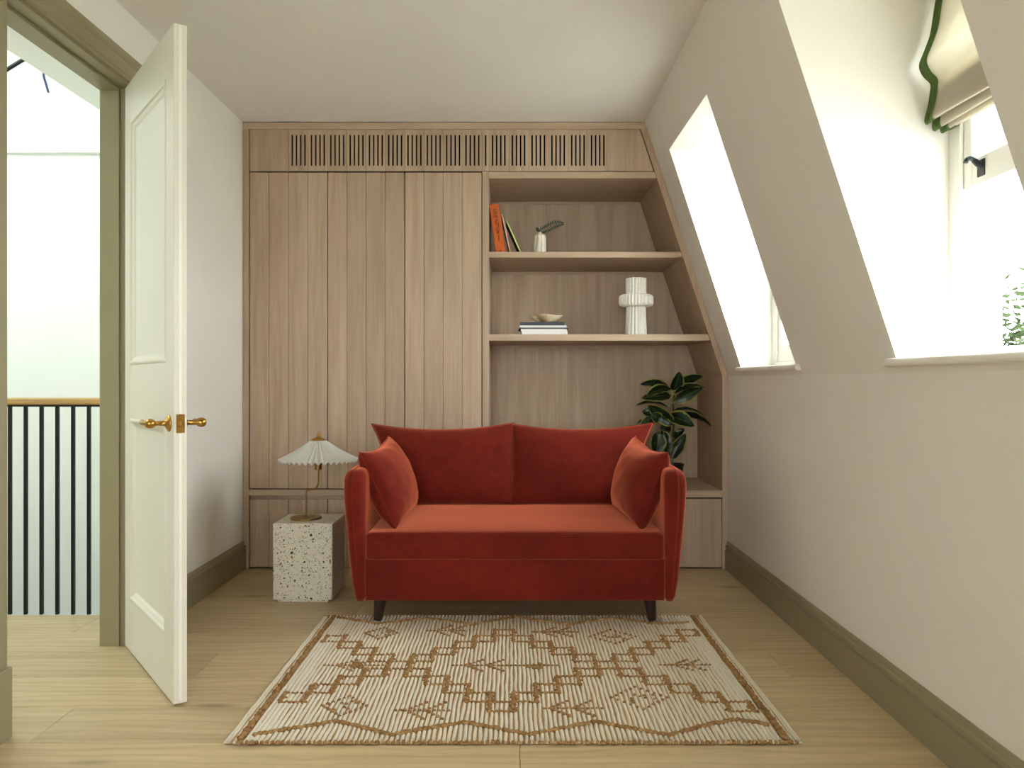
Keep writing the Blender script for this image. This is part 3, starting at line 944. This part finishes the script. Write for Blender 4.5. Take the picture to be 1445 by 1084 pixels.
# scatter cushions (things of their own)
o = pillow_obj('scatter_cushion', [(-.485, 3.352, .394), (-.452, 3.76, .425), (-.585, 3.81, .748), (-.640, 3.38, .709)], .185, None, k=(.05, .06, .08, .15), seed=1, exp=.40)
tag(o, 'rust velvet scatter cushion leaning on the sofa arm nearest the lamp', 'cushion', 'rust velvet scatter cushions on the sofa')
o = pillow_obj('scatter_cushion', [(.474, 3.76, .425), (.535, 3.352, .388), (.650, 3.38, .709), (.580, 3.81, .748)], .185, None, k=(.06, .05, .08, .15), seed=6, exp=.40)
tag(o, 'rust velvet scatter cushion leaning on the sofa arm nearest the windows', 'cushion', 'rust velvet scatter cushions on the sofa')

# ------------------------------------------------------------------ terrazzo side table + lamp
tb = thing('side_table', 'square speckled terrazzo block side table beside the sofa', 'side table', (-.957, 3.819, 0))
TX0, TX1, TY0, TY1, TZ = -1.093, -.821, 3.683, 3.955, .3585
box('block', TX0, TX1, TY0, TY1, .009, TZ, M['terrazzo'], tb, bev=.006, seg=3)
box('plinth', TX0 + .022, TX1 - .022, TY0 + .006, TY1 - .022, 0, .009, M['terrazzo'], tb)
LX, LY = -.974, 3.815
lamp = thing('table_lamp', 'brass table lamp with pleated white shade on the terrazzo table', 'lamp', (LX, LY, TZ))
A = M['abrass']
add('base', lathe_mesh([(0, 0), (.070, 0), (.072, .002), (.072, .0065), (.070, .009), (.02, .0095), (.006, .0105), (0, .0105)], 48), A, lamp, (LX, LY, TZ + .0003), smooth=False)
SHX = -.9165
pts = [(LX, LY, TZ + .008), (LX, LY, .40), (LX, LY, .455), (LX, LY, .478), (LX + .005, LY, .489), (LX + .015, LY, .4945), (LX + .030, LY, .4955), (LX + .042, LY, .500), (LX + .052, LY, .511), (SHX - .001, LY, .527), (SHX, LY, .548), (SHX, LY, .60)]
add('stem', tube_mesh(smooth_path(pts, 5), .0044, 12), A, lamp, smooth=True)
add('socket', lathe_mesh([(0, .590), (.015, .590), (.0165, .592), (.0165, .612), (.0155, .614), (.0165, .616), (.0165, .640), (.010, .642), (.010, .700), (0, .70)], 24), A, lamp, (SHX, LY, 0))
# pleated shade
NP = 40; bm = bmesh.new(); rows = []
for f in (0, .25, .5, .75, 1.0):
    row = []
    r0 = .036 + (.182 - .036) * f; zz = .7275 - (.7275 - .634) * f - .006 * math.sin(math.pi * f)
    for i in range(NP * 2):
        a_ = 2 * math.pi * i / (NP * 2); up = (i % 2 == 0)
        am = (.0018 + .0085 * f)
        row.append(bm.verts.new(((r0 + (am * .35 if up else -am * .35)) * math.cos(a_), (r0 + (am * .35 if up else -am * .35)) * math.sin(a_), zz + (am * .75 if up else -am * .75))))
    rows.append(row)
for P, Q in zip(rows, rows[1:]):
    for i in range(NP * 2): bm.faces.new((P[i], P[(i + 1) % (NP * 2)], Q[(i + 1) % (NP * 2)], Q[i]))
bmesh.ops.solidify(bm, geom=bm.faces[:], thickness=.0009)
add('shade', bm_mesh(bm), M['shade'], lamp, (SHX, LY, 0))
add('shade_cap', lathe_mesh([(0, .7285), (.038, .7285), (.0385, .7305), (.026, .737), (.012, .7425), (.006, .746), (0, .746)], 32), M['brass'], lamp, (SHX, LY, 0), smooth=True)
add('finial', lathe_mesh([(0, .744), (.0045, .745), (.0045, .7475)] + [(.0088 * math.sin(math.pi * k / 10), .7555 - .0088 * math.cos(math.pi * k / 10)) for k in range(2, 11)], 20), M['brass'], lamp, (SHX, LY, 0), smooth=True)

# ------------------------------------------------------------------ rug
RX0, RX1, RY0, RY1 = -.800, .806, 2.240, 3.437
rug = thing('rug', 'cream ribbed wool rug with raised brown jute tribal motif', 'rug', (.003, 2.84, 0))
m = N('rug_tan_ground'); M['tan'] = m.set(m.mix(m.noise(m.coords((1, 1, 1), False), 60), lin(160, 124, 84), lin(192, 160, 118)), .95, spec=.1)
box('backing', RX0 + .001, RX1 - .001, RY0 + .004, RY1 - .004, .0005, .0058, M['tan'], rug)
PX = .0727; c0 = -.7265 + .003; pit = PX / 5
rr = random.Random(11)
vs = []; fs = []
def rib(x0, x1, h):
    n = 46; P = [(0, .0045), (.12, .75), (.5, 1.0), (.88, .75), (1, .0045)]
    prev = None; ph = rr.uniform(0, 6)
    for k in range(n + 1):
        y = RY0 + (RY1 - RY0) * k / n
        wob = .0011 * math.sin(y * 31 + ph) + .0006 * rr.uniform(-1, 1); wd_ = 1 + .10 * rr.uniform(-1, 1)
        cx = (x0 + x1) / 2 + wob; hw = (x1 - x0) / 2 * wd_
        ring = []
        for (a_, b_) in P:
            vs.append((cx + (a_ * 2 - 1) * hw, y, (.004 if b_ < .01 else .004 + b_ * h * (1 + .08 * rr.uniform(-1, 1))))); ring.append(len(vs) - 1)
        if prev:
            for q in range(len(P) - 1): fs.append((prev[q], ring[q], ring[q + 1], prev[q + 1]))
        else: fs.append(tuple(ring[::-1]))
        prev = ring
    fs.append(tuple(prev))
xL, xR_ = c0 - .0005, c0 + 20 * PX
nr = 100
for i in range(nr):
    x = c0 + pit * i
    if x < -.700 or x > .690: rib(x, x + pit * 1.02, .0085)
    else: rib(x + pit * .15, x + pit * .87, .0085)
for x0, x1 in ((RX0, RX0 + .010), (RX0 + .0105, RX0 + .0165), (-.776, -.768), (-.748, -.736), (-.736, -.7235), (.729, .741), (.741, .753), (.776, .784), (RX1 - .0165, RX1 - .0105), (RX1 - .010, RX1)):
    rib(x0, x1, .008)
me = bpy.data.meshes.new('ribs'); me.from_pydata(vs, [], fs)
add('woven_ribs', me, M['wool'], rug, kind='stuff', smooth=True)

ico = bmesh.new(); bmesh.ops.create_icosphere(ico, subdivisions=2, radius=1.0)
ico.verts.ensure_lookup_table()
IV = [v.co.copy() for v in ico.verts]; IF = [tuple(v.index for v in f.verts) for f in ico.faces]; ico.free()
vs = []; fs = []
def knot(x, y, r=.0075, z=.0125, sq=.72, el=1.0):
    k = len(vs); rot = rr.uniform(0, 6.28); cs, sn = math.cos(rot), math.sin(rot)
    r *= rr.uniform(.85, 1.15); sx_ = rr.uniform(.85, 1.2)
    for v in IV:
        a_, b_ = v.x * r * sx_, v.y * r / sx_ * el
        a_, b_ = a_ * cs - b_ * sn, a_ * sn + b_ * cs
        vs.append((x + a_, y + b_, z + v.z * r * sq))
    for f in IF: fs.append((f[0] + k, f[1] + k, f[2] + k))
ROW0, RP = 3.232, .0722
def row(k): return ROW0 - RP * k
def colx(j): return c0 + PX * j
def snap(x): return c0 + pit * (round((x - c0) / pit - .5) + .5)
def hseg(j, k):
    for q in range(5): knot(colx(j) + pit * (q + .5), row(k) + rr.uniform(-.0025, .0025), .0056)
    for q in range(4): 
        if rr.random() < .7: knot(colx(j) + pit * (q + 1), row(k) + rr.uniform(-.0025, .0025), .0045, .0105)
def vseg(j, k):
    n = 7
    for q in range(n):
        y = row(k) - RP * q / (n - 1)
        knot(colx(j) + rr.uniform(-.003, .003), y, .0078, .0125)
        if rr.random() < .35: knot(colx(j) + rr.choice((-1, 1)) * .008, y, .006, .0115)
upper = {0: 1, 1: 2, 2: 3, 3: 4, 5: 4, 6: 3, 7: 2, 8: 1, 9: 0, 10: 1, 11: 2, 12: 3, 13: 4, 15: 4, 16: 3, 17: 2, 18: 1, 19: 0}
lower = {0: 9, 1: 8, 2: 7, 3: 6, 5: 6, 6: 7, 7: 8, 8: 9, 9: 10, 10: 9, 11: 8, 12: 7, 13: 6, 15: 6, 16: 7, 17: 8, 18: 9, 19: 10}
for cells in (upper, lower):
    for j, k in cells.items():
        hseg(j, k); hseg(j, k + 1); vseg(j, k); vseg(j + 1, k)
for j in (4, 14): hseg(j, 5); hseg(j, 6)
for j in (4, 5, 14, 15): vseg(j, 5)
def path(pts, step, r, jit=.002, two=False):
    for (x0, y0), (x1, y1) in zip(pts, pts[1:]):
        L = math.hypot(x1 - x0, y1 - y0); n = max(1, int(L / step))
        for q in range(n):
            t = q / n; knot(x0 + (x1 - x0) * t + rr.uniform(-jit, jit), y0 + (y1 - y0) * t + rr.uniform(-jit, jit), r)
path([(-.726, 2.279), (-.60, 2.33), (-.521, 2.368), (-.43, 2.325), (-.341, 2.277), (-.24, 2.32), (-.143, 2.360), (-.05, 2.32), (.048, 2.277), (.15, 2.325), (.245, 2.364), (.34, 2.318), (.442, 2.275), (.54, 2.33), (.65, 2.378), (.70, 2.365), (.752, 2.338)], .0125, .0088, .003)
path([(-.733, 3.405), (-.64, 3.36), (-.555, 3.318), (-.46, 3.35), (-.361, 3.392), (-.26, 3.35), (-.163, 3.305), (-.07, 3.36), (.021, 3.412), (.12, 3.355), (.235, 3.305), (.33, 3.35), (.424, 3.396), (.50, 3.36), (.578, 3.318), (.66, 3.32), (.735, 3.335)], .0125, .0085, .003)
for X in (-.758, .765):        # braided side borders
    y = RY0 + .02
    while y < RY1 - .008:
        knot(X + rr.uniform(-.004, .004), y, .0082, .012); 
        if rr.random() < .8: knot(X + rr.choice((-1, 1)) * rr.uniform(.004, .008), y + .004, .0062, .0115)
        y += .0125
for i in range(110):           # little knots closing the short edges
    x = RX0 + .004 + i * pit
    if x > RX1: break
    if i > 2: knot(x, RY0 + .001 + rr.uniform(-.002, .003), .0072, .0068, .8)
    knot(x, RY1 - .002, .0058, .008, .8)
def arrow(xa, xb, y, heads, hw, blob=None):
    for q in range(int(abs(xb - xa) / pit) + 1): knot(snap(xa + (xb - xa) * q * pit / abs(xb - xa)), y + rr.uniform(-.002, .002), .0054)
    for (hx_, d) in heads:
        for q in range(1, 5):
            for s in (-1, 1): knot(snap(hx_ + d * q * pit * .95), y + s * hw * q / 4, .0062)
        knot(hx_, y, .008)
    if blob:
        for q in range(14): knot(blob + rr.uniform(-.022, .022), y + rr.uniform(-.03, .03) * .9, .0075)
def diamond(x, y, hx_, hy_, fill):
    n = 5
    for s in (-1, 1):
        for t in (-1, 1):
            for q in range(n + 1): knot(x + s * hx_ * q / n, y + t * hy_ * (1 - q / n), .0058)
    for q in range(fill): knot(snap(x + rr.uniform(-.55, .55) * hx_), y + rr.uniform(-.45, .45) * hy_, .0056)
arrow(-.655, -.45, 2.832, [(-.61, 1), (-.555, 1)], .052, -.545)
arrow(-.213, .155, 2.83, [(-.16, 1), (-.085, 1)], .055, .077)
arrow(.515, .70, 2.835, [(.56, 1), (.615, 1)], .05)
arrow(-.335, -.185, 3.222, [(-.31, 1), (-.245, 1)], .06)
arrow(.08, .255, 3.205, [(.12, 1), (.17, 1)], .055)
arrow(-.352, -.188, 2.444, [(-.325, 1), (-.265, 1)], .06)
arrow(.091, .272, 2.46, [(.12, 1), (.19, 1)], .055)
diamond(-.518, 3.193, .062, .072, 9); diamond(.392, 3.149, .088, .085, 9); diamond(-.515, 2.48, .068, .075, 9); diamond(.40, 2.544, .088, .09, 10)
me = bpy.data.meshes.new('motif'); me.from_pydata(vs, [], fs)
add('jute_motif', me, M['jute'], rug, kind='stuff', smooth=True)

# ------------------------------------------------------------------ things on the shelves
Z1, Z2 = vz(355.4), vz(471.8)


def book(name, label, loc, lean, th, h, d, cover, spine, group, pages=(226, 218, 200)):
    """upright book; origin at its lower front right corner, leaning left by 'lean'"""
    b_ = thing(name, label, 'book', loc, 0, group)
    b_.rotation_euler = (0, -lean, 0); WLOC[b_.name] = Vector((0, 0, 0))
    t = min(.003, th * .22)
    box('cover', -th, -th + t, .002, d, .0005, h, cover, b_, bev=.0004); box('cover', -t, 0, .002, d, .0005, h, cover, b_, bev=.0004)
    box('spine', -th, 0, 0, .0028, .0005, h, spine, b_, bev=.0008)
    box('pages', -th + t, -t, .003, d - .004, .003, h - .004, plain('paper', pages, .9), b_)
    return b_


OR = plain('orange_cloth', (196, 92, 26), .75); BL_ = plain('black_cover', (26, 24, 24), .6); PE = plain('peach_spine', (206, 164, 132), .6); LI = plain('lime_spine', (190, 198, 116), .6)
GB = 'books leaning on the upper shelf'
b1 = book('book', 'thick orange cloth book with black spine lettering on the upper shelf', (ux(713.0) + .002, 4.385, Z1), math.radians(8.3), .051, .273, .33, OR, OR, GB)


def text_mesh(s, size):
    cu = bpy.data.curves.new('lettering', 'FONT'); cu.body = s; cu.size = size; cu.extrude = .0003; cu.align_x = 'LEFT'; cu.align_y = 'CENTER'; cu.space_character = 1.05; cu.resolution_u = 3; cu.offset = size * .028
    o = bpy.data.objects.new('tmp', cu); C.objects.link(o)
    dg = bpy.context.evaluated_depsgraph_get(); me = bpy.data.meshes.new_from_object(o.evaluated_get(dg))
    bpy.data.objects.remove(o); return me


for s, size, ztop, length in (('LOUIS VUITTON', .026, .246, .130), ('CATWALK', .013, .122, .052)):
    me = text_mesh(s, size)
    w_ = max(v.co.x for v in me.vertices); k = length / w_
    for v in me.vertices:   # text x -> down (-z), text y -> +x, proud of the spine (-y)
        x, y, z = v.co; v.co = Vector((-.0255 + y * 1.0, -.0003 - z, ztop - x * k))
    add('spine_lettering', me, BL_, b1, label='black lettering')
me = lathe_mesh([(0, 0), (.004, 0), (.004, .0006), (0, .0006)], 12)
for v in me.vertices: v.co = Vector((v.co.x - .0255, -v.co.z, v.co.y + .016))
add('spine_emblem', me, BL_, b1)
book('book', 'thin black book with peach spine between the orange and lime books', (ux(721.5), 4.40, Z1), math.radians(12.2), .0085, .222, .19, BL_, PE, GB)
book('book', 'thin black book with lime spine leaning furthest on the upper shelf', (ux(737.2), 4.40, Z1), math.radians(24.2), .0085, .198, .19, BL_, LI, GB)

# small marble bud vase with fern
VX, VY = .151, 4.50
vz_ = thing('bud_vase', 'small cream marble bud vase on the upper shelf', 'vase', (VX, VY, Z1))
add('body', lathe_mesh([(0, 0), (.034, 0), (.0365, .004), (.0368, .02), (.0368, .105), (.0355, .114), (.030, .1195), (.016, .1225), (.0135, .125), (.0135, .132), (.0145, .134), (.010, .1345), (.009, .10), (0, .10)], 32), M['marble'], vz_, (VX, VY, Z1), smooth=True)
fern = thing('fern_sprig', 'dark green fern sprig standing in the small marble vase', 'plant', (VX, VY, Z1 + .11))
FG = plain('fern_green', (32, 54, 34), .5, .2)
def frond(pts, n, wmax, name):
    P = smooth_path(pts, 8); bm = bmesh.new(); bm_tube(bm, P, .0011, 5)
    nP = len(P)
    for i in range(int(nP * .22), nP - 1, 2):
        t = i / (nP - 1); d = (P[i + 1] - P[i]).normalized(); up = d.cross(Vector((0, -1, 0))).normalized()
        L = wmax * math.sin(math.pi * min(1, max(.08, (1 - t) * .9 + .08)))
        for s in (-1, 1):
            q = P[i] + Vector((0, -.003 * s, 0)); e = (up * s * .95 + d * .5).normalized(); tip = q + e * L; mid = q + e * L * .45; wv = d * .0062
            a_ = bm.verts.new(q); b_ = bm.verts.new(mid + wv + Vector((0, -.001, 0))); c_ = bm.verts.new(tip); d_ = bm.verts.new(mid - wv + Vector((0, -.001, 0)))
            bm.faces.new((a_, b_, c_)); bm.faces.new((a_, c_, d_))
    for f in bm.faces: f.smooth = False
    me = bpy.data.meshes.new(name); bm.to_mesh(me); bm.free()
    add('frond', me, FG, fern)
zt1 = Z1 + .134
frond([(VX, VY, Z1 + .112), (VX + .006, VY - .004, zt1 + .004), (VX + .045, VY - .012, zt1 + .022), (VX + .09, VY - .015, zt1 + .043), (VX + .130, VY - .02, zt1 + .046)], 30, .034, 'frond_a')
frond([(VX, VY, Z1 + .112), (VX - .004, VY - .004, zt1 + .004), (VX - .010, VY - .008, zt1 + .014), (VX - .016, VY - .01, zt1 + .022)], 10, .010, 'frond_b')

# stacked magazines and books on the lower shelf
PW_ = plain('white_cover', (226, 224, 220), .5); GY = plain('grey_cover', (150, 148, 146), .5); DK = plain('dark_teal_cover', (30, 38, 42), .45); PG = plain('page_block', (222, 214, 198), .9)
y0 = 4.395; z = Z2
stack = [('white', 736.4, 801.2, .0125, PW_, 'bottom white magazine of the stack on the lower shelf'),
         ('white', 735.8, 800.4, .0105, PW_, 'white magazine second from the bottom of the stack'),
         ('white', 735.2, 800.0, .0095, PW_, 'white magazine third from the bottom of the stack'),
         ('black', 732.0, 801.4, .0045, BL_, 'thin black magazine in the middle of the stack'),
         ('grey', 733.0, 802.6, .0060, GY, 'grey magazine jutting out in the stack'),
         ('white', 733.4, 799.4, .0085, PW_, 'white book just under the dark top book'),
         ('dark', 734.2, 797.0, .0185, DK, 'dark teal book on top of the stack under the bowl')]
sc_ = F / y0
for i, (nm, ua, ub, th, mt, lab) in enumerate(stack):
    xa, xb = (ua - 723) / sc_, (ub - 723) / sc_
    cx, cy = (xa + xb) / 2, y0 + .10 + [0, .002, .001, .003, -.002, .002, .004][i]
    k_ = thing('magazine' if i < 5 else 'book', lab, 'magazine' if i < 5 else 'book', (cx, cy, z), math.radians([0, .5, -.6, 1.2, -1.0, .6, -.8][i]), 'stacked books on the lower shelf')
    WLOC[k_.name] = Vector((0, 0, 0)); hw = (xb - xa) / 2
    t = min(.0016, th * .2)
    box('cover', -hw, hw, -.10, .10, 0, t, mt, k_); box('cover', -hw, hw, -.10, .10, th - t, th - .0001, mt, k_)
    box('spine', -hw, hw, -.1012, -.0995, 0.0001, th - .0002, mt, k_)
    box('pages', -hw + .002, hw - .002, -.0993, .098, t, th - t, PG, k_)
    z += th
# pinched bowl
bm = bmesh.new(); rings = []
nb = 56
prof_b = [(0, 0), (.35, .0), (.48, .003), (.66, .012), (.84, .026), (.95, .037), (1.0, .042), (.96, .0425), (.88, .036), (.70, .021), (.50, .011), (.3, .008), (0, .008)]
for r, h in prof_b:
    ring = []
    if r == 0: rings.append([bm.verts.new((0, 0, h))]); continue
    for i in range(nb):
        a_ = 2 * math.pi * i / nb
        pin = 1 - .20 * math.exp(-((a_ - 3.85) / .28) ** 2) * r - .07 * math.exp(-((a_ - 5.3) / .3) ** 2) * r
        ring.append(bm.verts.new((.0925 * r * pin * math.cos(a_), .080 * r * pin * math.sin(a_), h * (1 + .06 * math.sin(3 * a_ + 1) * r))))
    rings.append(ring)
for P, Q in zip(rings, rings[1:]):
    for i in range(nb):
        j = (i + 1) % nb
        if len(P) == 1: bm.faces.new((P[0], Q[i], Q[j]))
        elif len(Q) == 1: bm.faces.new((P[i], Q[0], P[j]))
        else: bm.faces.new((P[i], Q[i], Q[j], P[j]))
m = N('glazed_clay'); gz = m.coords()
M['bowl'] = m.set(m.ramp(m.noise(gz, 22, 3), [(.35, lin(186, 146, 100)), (.55, lin(222, 200, 166)), (.75, lin(232, 218, 192))]), .35)
o = add('bowl', bm_mesh(bm), M['bowl'], None, (.188, y0 + .095, z + .0005), smooth=True)
tag(o, 'small pinched cream ceramic bowl on top of the book stack', 'bowl')

# fluted vase
QX, QY = .686, 4.48
fv = thing('fluted_vase', 'white fluted ceramic vase with wide collar on the lower shelf', 'vase', (QX, QY, Z2))
def flute(nr_, am):
    return lambda a_, z_: 1 + am * (abs(math.cos(a_ * nr_ / 2)) - .6)
add('body', lathe_mesh([(0, 0), (.0560, 0), (.0575, .003), (.0560, .03), (.0535, .09), (.0520, .14), (.0515, .167), (0, .167)], 160, flute(18, .15)), M['ceramic'], fv, (QX, QY, Z2))
add('collar', lathe_mesh([(.03, .160), (.075, .1605), (.0865, .166), (.0915, .176), (.0925, .195), (.0915, .213), (.0865, .223), (.075, .2275), (.03, .228)], 240, flute(32, .10)), M['ceramic'], fv, (QX, QY, Z2))
add('neck', lathe_mesh([(.03, .226), (.0545, .227), (.0545, .305), (.0550, .312), (.053, .3175), (.047, .319), (.044, .316), (.044, .26), (0, .258)], 160, flute(18, .14)), M['ceramic'], fv, (QX, QY, Z2))

# rubber plant
ZCt = vz(692.5)
PXc, PYc = .916, 4.60
pl = thing('rubber_plant', 'variegated rubber plant in a black pot behind the sofa', 'plant', (PXc, PYc, ZCt))
add('pot', lathe_mesh([(0, 0), (.046, 0), (.049, .003), (.058, .108), (.0615, .109), (.062, .117), (.059, .1175), (.055, .100), (0, .098)], 32), plain('black_plastic', (24, 24, 26), .45), pl, (PXc, PYc, ZCt + .0003), smooth=False)
add('soil', lathe_mesh([(0, .1005), (.0545, .1002), (.054, .097), (0, .097)], 24), plain('soil', (48, 36, 28), .95, .3), pl, (PXc, PYc, ZCt))
stem_pts = [(PXc - .004, PYc, ZCt + .09), (PXc - .008, PYc, .65), (PXc + .002, PYc - .004, .76), (PXc - .002, PYc, .88), (PXc + .002, PYc, .955), (PXc + .004, PYc - .002, 1.0)]
add('stem', tube_mesh(smooth_path(stem_pts, 6), .0052, 8), plain('green_stem', (66, 78, 44), .5), pl, smooth=True)
add('stem', tube_mesh(smooth_path([(PXc - .016, PYc - .01, ZCt + .09), (PXc - .035, PYc - .02, .62), (PXc - .06, PYc - .03, .72), (PXc - .07, PYc - .03, .79)], 6), .0042, 8), bpy.data.materials['green_stem'], pl, smooth=True)


def leaf_mat():
    m = N('variegated_leaf')
    uv = m.n('ShaderNodeUVMap', uv_map='UVMap'); sx = m.n('ShaderNodeSeparateXYZ'); m.l(uv.outputs[0], sx.inputs[0])
    e = m.math('ABSOLUTE', m.math('SUBTRACT', sx.outputs[1], .5))
    nz = m.noise(m.coords((1, 1, 1)), 34, 3, .6)
    edge = m.math('ADD', m.math('MULTIPLY', e, 2.0), m.math('MULTIPLY', m.math('SUBTRACT', nz, .5), .42))
    dk = m.ramp(m.noise(m.coords(), 18, 3), [(.38, lin(16, 36, 20)), (.62, lin(36, 66, 34)), (.74, lin(74, 98, 48))])
    col = m.mix(m.ramp(edge, [(.74, (0, 0, 0, 1)), (.86, (1, 1, 1, 1))]), dk, lin(176, 176, 96))
    rib_ = m.math('LESS_THAN', e, .018)
    col = m.mix(rib_, col, lin(112, 128, 62))
    vein = m.n('ShaderNodeTexWave'); vein.inputs['Scale'].default_value = 1.0
    return m.set(col, .28, spec=.5)


M['leafv'] = leaf_mat()


def leaf(base, tip, width, nrm, bend=.02, cup=.25, att=None):
    base, tip, nrm = Vector(base), Vector(tip), Vector(nrm).normalized()
    d = tip - base; L = d.length; d.normalize(); side = d.cross(nrm).normalized(); nn = side.cross(d).normalized()
    bm = bmesh.new(); uvl = bm.loops.layers.uv.new('UVMap'); rows = []; nu, nv = 12, 8
    for i in range(nu + 1):
        u = i / nu
        w = width / 2 * (math.sin(math.pi * min(1, u ** .85)) ** .62) * (1 - .12 * u) if 0 < u < 1 else .0008
        r = []
        for j in range(nv + 1):
            t = -1 + 2 * j / nv
            p = base + d * L * u + nn * (bend * math.sin(math.pi * u * .9) - bend * .6 * u * u) + side * w * t + nn * (cup * w * t * t) + nn * .0015 * math.sin(u * 22 + abs(t) * 5)
            r.append((bm.verts.new(p), (u, j / nv)))
        rows.append(r)
    for A_, B_ in zip(rows, rows[1:]):
        for j in range(nv):
            q = [A_[j], A_[j + 1], B_[j + 1], B_[j]]; f = bm.faces.new([x[0] for x in q]); f.smooth = True
            for lp_, x in zip(f.loops, q): lp_[uvl].uv = x[1]
    bmesh.ops.solidify(bm, geom=bm.faces[:], thickness=.0009)
    if att is not None: bm_tube(bm, smooth_path([Vector(att), (Vector(att) + base) / 2 + nn * .004, base + d * .01], 4), .0022, 6)
    c = (base + tip) / 2
    for v in bm.verts: v.co -= c
    me = bpy.data.meshes.new('leaf'); bm.to_mesh(me); bm.free()
    add('leaf', me, M['leafv'], pl, c)


def zp(zx, zy, dy=0.0):
    """plant detail coordinates -> point on the plant's upright plane, dy towards the viewer"""
    u, v = 890 + zx / 7.223, 515 + zy / 7.223; Y = PYc - dy
    return Vector(((u - 723) * Y / F, Y, EYE + (537 - v) * Y / F))


for b_, t_, w, n_, bend, cup, a_ in (
        ((432, 262, .01), (500, 70, .05), .068, (.25, -1, -.15), .01, .30, (425, 320)),
        ((452, 240, -.02), (735, 110, -.03), .062, (-.2, -.8, .6), .02, .3, (425, 310)),
        ((445, 290, .03), (758, 222, .06), .058, (-.1, -.5, 1), .025, .25, (422, 330)),
        ((440, 378, .03), (738, 228, .08), .060, (-.35, -.9, -.25), -.01, .2, (420, 390)),
        ((405, 262, .0), (98, 190, .02), .062, (.1, -.75, .7), .03, .25, (420, 300)),
        ((408, 238, .04), (165, 312, .11), .066, (-.2, -.7, .8), .015, .25, (424, 290)),
        ((410, 318, .0), (112, 335, .01), .060, (.15, -.9, .3), .02, .3, (420, 350)),
        ((398, 440, .02), (50, 402, .04), .062, (.05, -.28, 1), .025, .2, (415, 400)),
        ((432, 470, -.02), (738, 497, -.02), .058, (0, -.25, 1), .022, .2, (420, 440)),
        ((450, 515, .0), (855, 640, .01), .068, (.15, -.5, 1), .035, .25, (420, 470)),
        ((375, 520, .05), (648, 625, .12), .082, (.1, -1, .55), .018, .2, (416, 480)),
        ((440, 610, .08), (178, 412, .06), .070, (-.25, -1, -.2), -.01, .25, (416, 520)),
        ((300, 560, .05), (210, 500, .08), .055, (-.2, -1, .1), .01, .25, (300, 600)),
        ((235, 520, .02), (120, 470, .02), .052, (.2, -1, .2), .01, .3, (300, 560)),
        ((215, 530, .05), (110, 680, .06), .056, (-.3, -1, .1), .01, .3, (290, 560)),
        ((240, 560, .03), (60, 590, .04), .040, (-.1, -.3, 1), .01, .2, (300, 590)),
        ((285, 690, .04), (255, 925, .07), .078, (.1, -1, .1), .012, .2, (330, 700)),
        ((330, 640, .02), (380, 950, .03), .060, (.2, -1, .1), .01, .3, (350, 640)),
        ((415, 960, .02), (560, 700, .03), .060, (-.3, -1, .1), -.008, .3, (415, 1010)),
        ((420, 920, .0), (400, 700, .0), .046, (.5, -1, .1), .008, .3, (412, 1000)),
        ((430, 760, -.01), (545, 650, .01), .045, (-.4, -1, .3), .01, .3, (412, 800)),
        ((410, 640, .02), (300, 640, .03), .062, (.1, -1, .4), .01, .3, (414, 600))):
    leaf(zp(*b_), zp(*t_), w * 1.32, n_, bend, cup, zp(a_[0], a_[1], 0))
